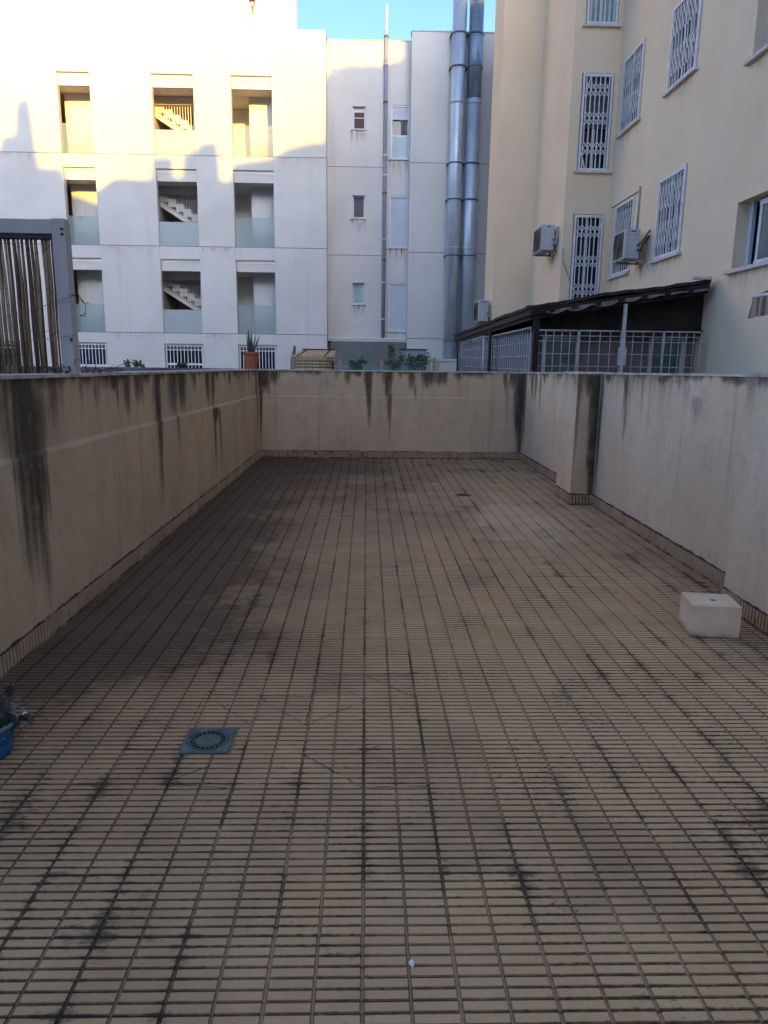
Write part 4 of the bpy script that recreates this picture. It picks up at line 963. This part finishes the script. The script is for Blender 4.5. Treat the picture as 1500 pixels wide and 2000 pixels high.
# ================================================================== THINGS ON THE TERRACE
# concrete block
bk=empty('concrete_block','pale aggregate concrete parasol block with a round hole standing by the right wall','block',(2.115,4.13,0))
A=math.radians(-8.5)
def rot(p,c=(2.115,4.13),a=A): x,y=p[0],p[1]; return (c[0]+x*math.cos(a)-y*math.sin(a),c[1]+x*math.sin(a)+y*math.cos(a),p[2])
hw,hd,hh=.141,.128,.198; rh=.022; n=24
vs=[];fs=[]
top=[]
sq=[]
for k in range(n):
    a=2*math.pi*k/n+math.pi/4; c,s_=math.cos(a),math.sin(a); f=1/max(abs(c),abs(s_)); sq.append((c*f*hw,s_*f*hd))
for k in range(n): vs.append(rot((sq[k][0],sq[k][1],.003)))
for k in range(n): vs.append(rot((sq[k][0],sq[k][1],hh)))
for k in range(n): a=2*math.pi*k/n+math.pi/4; vs.append(rot((.01+rh*math.cos(a),.0+rh*math.sin(a),hh)))
for k in range(n): a=2*math.pi*k/n+math.pi/4; vs.append(rot((.01+rh*math.cos(a),.0+rh*math.sin(a),.015)))
for k in range(n):
    k2=(k+1)%n; fs+=[(k,k2,n+k2,n+k),(n+k,n+k2,2*n+k2,2*n+k),(2*n+k,2*n+k2,3*n+k2,3*n+k)]
fs+=[tuple(range(3*n,4*n)),tuple(range(n))[::-1]]
m=MB(); m.add(vs,fs); obj('body',m,'block',bk,bevel=.004)
m=MB(); m.lathe([(0,.188),(rh*.98,.188)],(rot((.01,0,0))[0],rot((.01,0,0))[1],0),16); obj('hole',m,'hole',bk)
# floor drain
dr=empty('floor_drain','square slate blue plastic floor drain with a ring of slots near the camera','drain',(-.667,2.82,0))
dc=(-.667,2.82); s=.102; zt=.0035
def ring(mb,r0,r1,z,z2,n,a0=0,a1=2*math.pi):
    vs=[];k=n
    for i in range(k+1):
        a=a0+(a1-a0)*i/k
        for r,zz in ((r0,z),(r1,z),(r1,z2),(r0,z2)): vs.append((dc[0]+r*math.cos(a),dc[1]+r*math.sin(a),zz))
    fs=[]
    for i in range(k):
        for j in range(4): fs.append((4*i+j,4*i+(j+1)%4,4*i+4+(j+1)%4,4*i+4+j))
    mb.add(vs,fs)
m=MB(); nn=48; vs=[]
for i in range(nn):
    a=2*math.pi*i/nn+math.pi/4;c,s1=math.cos(a),math.sin(a);f=1/max(abs(c),abs(s1)); vs+=[(dc[0]+c*f*s,dc[1]+s1*f*s,zt),(dc[0]+c*.088,dc[1]+s1*.088,zt),(dc[0]+c*f*s,dc[1]+s1*f*s,-.003),(dc[0]+c*.088,dc[1]+s1*.088,-.02)]
fs=[]
for i in range(nn): a=4*i;b=4*((i+1)%nn); fs+=[(a,b,b+1,a+1),(a,a+2,b+2,b),(a+1,b+1,b+3,a+3)]
m.add(vs,fs); obj('frame',m,'drain',dr)
m=MB(); ring(m,.077,.084,.0045,-.006,48); nsp=20
for i in range(nsp):
    a=2*math.pi*i/nsp; m.bar((dc[0]+.046*math.cos(a),dc[1]+.046*math.sin(a),.0015),(dc[0]+.080*math.cos(a),dc[1]+.080*math.sin(a),.0015),.0045,.005)
m.lathe([(0,.0045),(.050,.0042),(.053,.0035),(.053,-.006)],(dc[0],dc[1],0),32); obj('grate',m,'drain',dr)
m=MB(); m.lathe([(.0,-.0030),(.087,-.0030)],(dc[0],dc[1],0),24); obj('sump',m,'hole',dr)
m=MB(); m.lathe([(0,.006),(.005,.006),(.006,.0045)],(dc[0],dc[1],0),10); obj('screw',m,'bolt',dr)
# far small drain
d2=empty('floor_drain','small dull round metal drain far off near the pilaster','drain',(1.2,8.65,0))
m=MB(); m.lathe([(.10,-.003),(.10,.004),(.082,.004),(.08,.0)],(1.2,8.65,0),24); obj('rim',m,'drainm',d2)
m=MB(); m.lathe([(0,.0015),(.08,.0015)],(1.2,8.65,0),24); obj('dark_centre',m,'hole',d2)
m=MB()
for i in range(-2,3): m.box(1.2+i*.03-.004,1.2+i*.03+.004,8.65-.07,8.65+.07,.002,.005)
obj('slot_bars',m,'drainm',d2)
# white pebble
m=MB(); pr=random.Random(3); pc=(.132,1.646)
vs=[(pc[0]-.008,pc[1]+.004,.001),(pc[0]+.002,pc[1]-.010,.001),(pc[0]+.009,pc[1]-.004,.001),(pc[0]+.007,pc[1]+.008,.001),(pc[0]-.004,pc[1]+.009,.001),
    (pc[0]-.005,pc[1]+.003,.010),(pc[0]+.002,pc[1]-.006,.009),(pc[0]+.006,pc[1]-.002,.011),(pc[0]+.004,pc[1]+.005,.012),(pc[0]-.002,pc[1]+.006,.010)]
m.add(vs,[(4,3,2,1,0),(5,6,7,8,9)]+[(i,(i+1)%5,5+(i+1)%5,5+i) for i in range(5)])
tagp(obj('pebble',m,'quartz'),'tiny white angular chip of stone lying on the ribbed tiles','stone')
# specks of grit
# blue pot with cactus
bp=empty('plant_pot','bright blue plastic plant pot with a pale rim at the left edge','plant pot',(-1.548,2.72,0))
c=(-1.548,2.72,0)
m=MB(); m.lathe([(0,.002),(.092,.002),(.096,.010),(.100,.05),(.097,.052),(.102,.062),(.112,.135),(.110,.137),(.104,.125),(.094,.11),(0,.11)],c,32); obj('pot',m,'bluep',bp)
m=MB(); m.lathe([(.110,.126),(.119,.128),(.121,.142),(.115,.145),(.108,.140)],c,32); obj('rim',m,'rimp',bp)
m=MB(); m.lathe([(0,.125),(.106,.122)],c,24); obj('soil',m,'soil',bp)
ct=empty('cactus','dark spiny clump of cactus growing in the blue pot','cactus',(-1.548,2.72,.12))
def paddle(mb,base,dr_,L,wd,th=.012):
    base=Vector(base); d=Vector(dr_).normalized(); n_=Vector((random.random()-.5,-1,.2)); sdir=d.cross(n_).normalized(); nn_=sdir.cross(d).normalized()
    rings=6; k=10; vs=[]
    for i in range(rings+1):
        t=i/rings; w_=wd*math.sin(math.pi*min(.97,max(.06,t)))**.6; cc=base+d*L*t
        for j in range(k):
            a=2*math.pi*j/k; vs.append(cc+sdir*w_*math.cos(a)+nn_*th*math.sin(a))
    fs=[(i*k+j,i*k+(j+1)%k,(i+1)*k+(j+1)%k,(i+1)*k+j) for i in range(rings) for j in range(k)]+[tuple(range(rings*k,(rings+1)*k))]
    mb.add(vs,fs,True); return base+d*L
m=MB(); rr=random.Random(9)
tips=[]
for (dx,dy,dd,L,wd) in ((.0,0,(.1,0,1),.13,.035),(.05,-.03,(.55,-.1,.8),.10,.036),(.02,.05,(.3,.5,.8),.11,.03),(-.04,-.03,(-.2,-.4,.8),.10,.04),(.06,.0,(1,.1,.45),.09,.032),(.03,-.06,(.4,-.7,.4),.07,.034)):
    tips.append(paddle(m,(c[0]+dx,c[1]+dy,.115),dd,L,wd))
paddle(m,tips[1],(.2,.1,1),.06,.020); paddle(m,tips[0],(.5,0,1),.06,.022); paddle(m,tips[4],(1,-.2,.5),.045,.018); paddle(m,tips[2],(.35,.1,1),.06,.02)
obj('pads',m,'cactus',ct)
m=MB()
for t in tips:
    for k in range(14):
        p=Vector(t)+Vector((rr.gauss(0,.022),rr.gauss(0,.02),rr.gauss(-.03,.03))); q=p+Vector((rr.gauss(0,.012),rr.gauss(0,.012),rr.gauss(.004,.012))); m.bar(p,q,.0012)
obj('spines',m,'clamp',ct)
m=MB(); t=tips[4]; m.lathe([(0,0),(.010,.004),(.012,.012),(.004,.018),(0,.018)],(t[0]+.02,t[1],t[2]+.012),8); m.bar((t[0],t[1],t[2]),(t[0]+.035,t[1]-.01,t[2]+.012),.009); obj('pale_tip',m,'clamp',ct)
# terracotta pot with aloe on the corner of the wall
c=(-1.895,12.09,1.449)
tp=empty('plant_pot','terracotta plant pot standing on the far left corner of the wall','plant pot',c)
m=MB(); m.lathe([(0,0),(.088,0),(.092,.02),(.118,.22),(.118,.222),(.128,.222),(.130,.268),(.120,.270),(.112,.24),(.0,.24)],c,28); obj('pot',m,'terra',tp)
m=MB(); m.lathe([(0,.245),(.114,.243)],c,20); obj('soil',m,'soil',tp)
al=empty('aloe','spiky dull purple green aloe growing in the terracotta pot on the wall corner','plant',(c[0],c[1],c[2]+.25))
rr=random.Random(21)
def blade(mb,b,tip,wd,bend=.0,n=6):
    b=Vector(b);t=Vector(tip);d=(t-b); sd=d.cross(Vector((0,1,.1))).normalized(); nn_=sd.cross(d).normalized(); vs=[]
    for i in range(n+1):
        f=i/n; w_=wd*(1-f)**.75+.0008; cc=b+d*f+Vector((0,0,bend*math.sin(math.pi*f)))
        vs+=[cc-sd*w_,cc-nn_*w_*.45,cc+sd*w_,cc+nn_*w_*.3]
    fs=[(4*i+j,4*i+(j+1)%4,4*i+4+(j+1)%4,4*i+4+j) for i in range(n) for j in range(4)]
    mb.add(vs,fs)
for k in range(18):
    a=rr.random()*6.28; sp=rr.random(); L=.26+.16*rr.random(); r=.17*sp+.02
    q=MB(); blade(q,(c[0]+.035*math.cos(a),c[1]+.035*math.sin(a),c[2]+.245),(c[0]+r*math.cos(a),c[1]+r*math.sin(a),c[2]+.245+L*(1-.25*sp)),.012,.0); obj('leaf',q,'aloe',al)
# ================================================================== GARDEN BEYOND THE FAR WALL
def leafball(mb,c,R,n,sz,seed,up=.0):
    r=random.Random(seed)
    for _ in range(n):
        th=r.random()*6.28; ph=math.acos(r.uniform(-1,1)); q=r.random()**.45
        p=Vector((c[0]+R[0]*q*math.sin(ph)*math.cos(th),c[1]+R[1]*q*math.sin(ph)*math.sin(th),c[2]+R[2]*q*math.cos(ph)))
        d=Vector((r.gauss(0,1),r.gauss(0,1),r.gauss(.2,1))).normalized(); s_=d.orthogonal().normalized(); s_.rotate(__import__('mathutils').Quaternion(d,r.random()*6)); L=sz*r.uniform(.6,1.3)
        mb.add([p,p+d*L*.5+s_*L*.28,p+d*L,p+d*L*.5-s_*L*.28],[(0,1,2,3)])
def plant(name,label,cat,base,clumps,mat,sz,seed,grp=None):
    o=empty(name,label,cat,base,grp); m=MB(); s_=MB(); r=random.Random(seed)
    for i,(c,R,n) in enumerate(clumps):
        leafball(m,c,R,int(n*1.7),sz,seed+i)
        s_.tube([base,((base[0]+c[0])/2+r.gauss(0,.04),(base[1]+c[1])/2,(base[2]+c[2])/2),c],[.012,.009,.004],5)
        for k in range(5):
            e=(c[0]+r.uniform(-1,1)*R[0]*.8,c[1]+r.uniform(-1,1)*R[1]*.8,c[2]+r.uniform(-.5,1)*R[2]*.8); s_.tube([c,e],[.005,.002],4)
    obj('foliage',m,mat,o,fixn=False); obj('stems',s_,'stem',o); return o
# three cane-clad hut, posts, rail
hut=empty('garden_hut','low bamboo clad garden hut with a sloping cane roof behind the far wall','hut',(-.95,17,0))
a=at(572,698,Y=17);b=at(648,700,Y=17)
m=MB(); n=22
for i in range(n):
    z=.15+(a[2]-.2)*i/(n-1); m.tube([(a[0],17.0+.004*(i%2),z),(b[0],17.0+.004*((i+1)%2),z)],.034,6)
obj('cane_wall',m,'bamboo',hut)
rb=at(592,683,Y=18.2); rc=at(655,684,Y=18.2)
m=MB(); n=34
for i in range(n+1):
    t=i/n; p=(a[0]-.02+(b[0]+.04-a[0]+.02)*t,16.95,a[2]+.01); q=(rb[0]+(rc[0]-rb[0])*t,18.2,rb[2]-.02); m.tube([p,q],.020,6)
obj('cane_roof',m,'bamboo',hut)
m=MB()
for t in (.12,.82): m.bar((a[0]+(b[0]-a[0])*t,16.94,a[2]+.035),(rb[0]+(rc[0]-rb[0])*(t+.02),18.2,rb[2]+.005),.03,.015)
m.bar((rb[0]-.02,18.22,rb[2]+.01),(rc[0],18.22,rc[2]+.01),.035,.03); obj('roof_batten',m,'woodd',hut)
m=MB(); m.box(a[0]+.02,b[0],17.06,18.15,0,a[2]-.08); obj('frame_box',m,'woodd',hut)
m=MB(); m.bar((a[0]-.10,17.3,0),(a[0]-.06,17.3,1.65),.04); p=at(575,676,Y=18); m.bar((p[0],18,0),(p[0],18,p[2]),.06); m.bar((a[0]-.06,17.3,1.65),(p[0],18,p[2]),.03); obj('corner_strut',m,'clampd',hut)
fp=empty('garden_fence','low garden fence of pinkish timber posts joined by thin rails behind the far wall','fence',(0,15.5,0))
tops=[]
for px,py in ((573,696),(664,698),(746,701),(848,699)):
    p=at(px,py,Y=15.5); w_=.065 if px!=848 else .055; q=MB(); q.box(p[0]-w_/2-.003,p[0]+w_/2,15.47,15.53,-.1,p[2]); tops.append(p); obj('post',q,'postw',fp,bevel=.004)
m=MB(); 
for i in range(3): m.bar((tops[i][0],15.47,tops[i][2]-.02),(tops[i+1][0],15.47,tops[i+1][2]-.02),.006); 
p=at(790,706,Y=15.5); m.bar((p[0],15.45,p[2]),(tops[3][0],15.45,p[2]),.012); obj('rail',m,'wire',fp)
nt_=empty('garden_net','thin green garden net draped from the bamboo hut along the fence posts','net',(0,15.6,1.4))
m=MB(); A1=at(655,684,Y=16.2);B1=at(668,712,Y=15.6);C1=at(742,712,Y=15.6);D1=at(690,704,Y=15.8)
n=14; vs=[]
E1=at(746,704,Y=15.6)
for i in range(n+1):
    t=i/n; top=Vector(A1)*(1-t)**1.5+Vector(E1)*(1-(1-t)**1.5); bot=Vector((A1[0]+(E1[0]-A1[0])*t,15.6,1.30)); vs+=[top,(top+bot)/2+Vector((0,.02*math.sin(i*2),0)),bot]
fs=[]
for i in range(n): fs+=[(3*i,3*i+3,3*i+4,3*i+1),(3*i+1,3*i+4,3*i+5,3*i+2)]
m.add(vs,fs,True)
vs=[]; F1_=at(842,706,Y=15.6)
for i in range(n+1):
    t=i/n; x=E1[0]+(F1_[0]-E1[0])*t; z=E1[2]-.02*math.sin(t*math.pi)-.03*t; vs+=[(x,15.6+.02*math.sin(i*1.7),z),(x,15.6,1.3)]
m.add(vs,[(2*i,2*i+2,2*i+3,2*i+1) for i in range(n)],True); obj('net',m,'net',nt_,fixn=False)
def P_(px,py,Y): return tuple(at(px,py,Y=Y))
plant('shrub','small dark leafy shrub between the first and second fence posts behind the far wall','plant',P_(700,735,15.9),[(P_(692,713,15.9),(.12,.1,.10),70),(P_(706,706,15.9),(.10,.1,.07),50),(P_(698,718,15.9),(.12,.1,.06),50)],'leafd',.075,41)
plant('shrub','tall thin green shrub rising highest in front of the taupe blind','plant',P_(770,745,16.0),[(P_(764,690,16.),(.09,.08,.18),75),(P_(762,680,16.),(.04,.04,.10),22),(P_(770,712,16.),(.22,.12,.12),150),(P_(784,702,16.),(.08,.08,.14),50)],'leaf',.06,43)
plant('shrub','bushy green shrub in front of the turquoise glass beside the last fence post','plant',P_(818,745,16.2),[(P_(802,704,16.2),(.12,.12,.12),110),(P_(822,705,16.2),(.17,.12,.14),150),(P_(834,700,16.2),(.06,.08,.16),50),(P_(815,716,16.2),(.25,.12,.08),100)],'leaf',.06,47)
plant('shrub','bright green leaf tips showing over the grey wall left of the terracotta pot','plant',P_(262,745,13.),[(P_(250,712,13.),(.07,.06,.06),26),(P_(266,711,13.),(.08,.06,.06),30),(P_(280,716,13.),(.05,.05,.03),10)],'leafb',.07,53)
plant('shrub','small dark potted bush in front of the middle barred window of the white block','plant',P_(357,745,14.),[(P_(357,715,14.),(.10,.08,.05),60)],'leafd',.06,59)
# ================================================================== BUILDINGS BEHIND THE CAMERA (unseen, roofline shaped to cast the evening shade)
PROF=[(-40,13.0),(-3.97,13.12),(-3.79,13.65),(-3.39,13.7),(-3.26,14.62),(-3.15,14.74),(-2.9,14.73),(-2.85,14.03),(-2.81,13.14),(-2.78,12.75),(-2.04,12.7),(-1.97,12.4),(-0.99,12.08),(-0.56,12.39),(-0.27,12.5),(0.59,12.44),(0.84,12.52),(0.9,13.12),(1.48,13.13),(1.49,12.58),(1.82,12.59),(1.88,13.23),(2.26,13.29),(2.38,13.55),(2.9,13.59),(2.95,13.17),(2.99,12.45),(3.37,12.46),(3.43,12.98),(4.61,13.15),(5.11,13.44),(5.76,13.61),(6.37,13.67),(6.45,15.87),(6.65,16.0),(6.80,16.29),(6.88,16.18),(7.32,16.27),(8.38,16.27),(8.71,16.39),(9.04,16.44),(9.07,17.55),(30,17.55)]  # follows the shadow edge; right end raised to keep the right bay shaded
DB=19.2; PROF=[(x+.30*DB if x>-40 else x,z+DB*math.tan(R_(SUN_EL))*math.sqrt(1.09)) for x,z in PROF]; YB=-.8-DB; PX1=PROF[-1][0]
m=MB(); m.prism([(-40,-.2)]+PROF+[(PX1,-.2)],'Y',YB-.3,YB); 
hb=empty('apartment_building','unseen tan apartment block behind the viewer with a stepped roofline shaped to shade the white block','building',(0,YB,0))
obj('wall',m,'white_st',hb,attr={'stain':[0]*len(m.v)})
m=MB(); m.box(-40,PX1,YB-9,YB-.3,-.2,15.4); obj('rear_mass',m,'inner',hb)
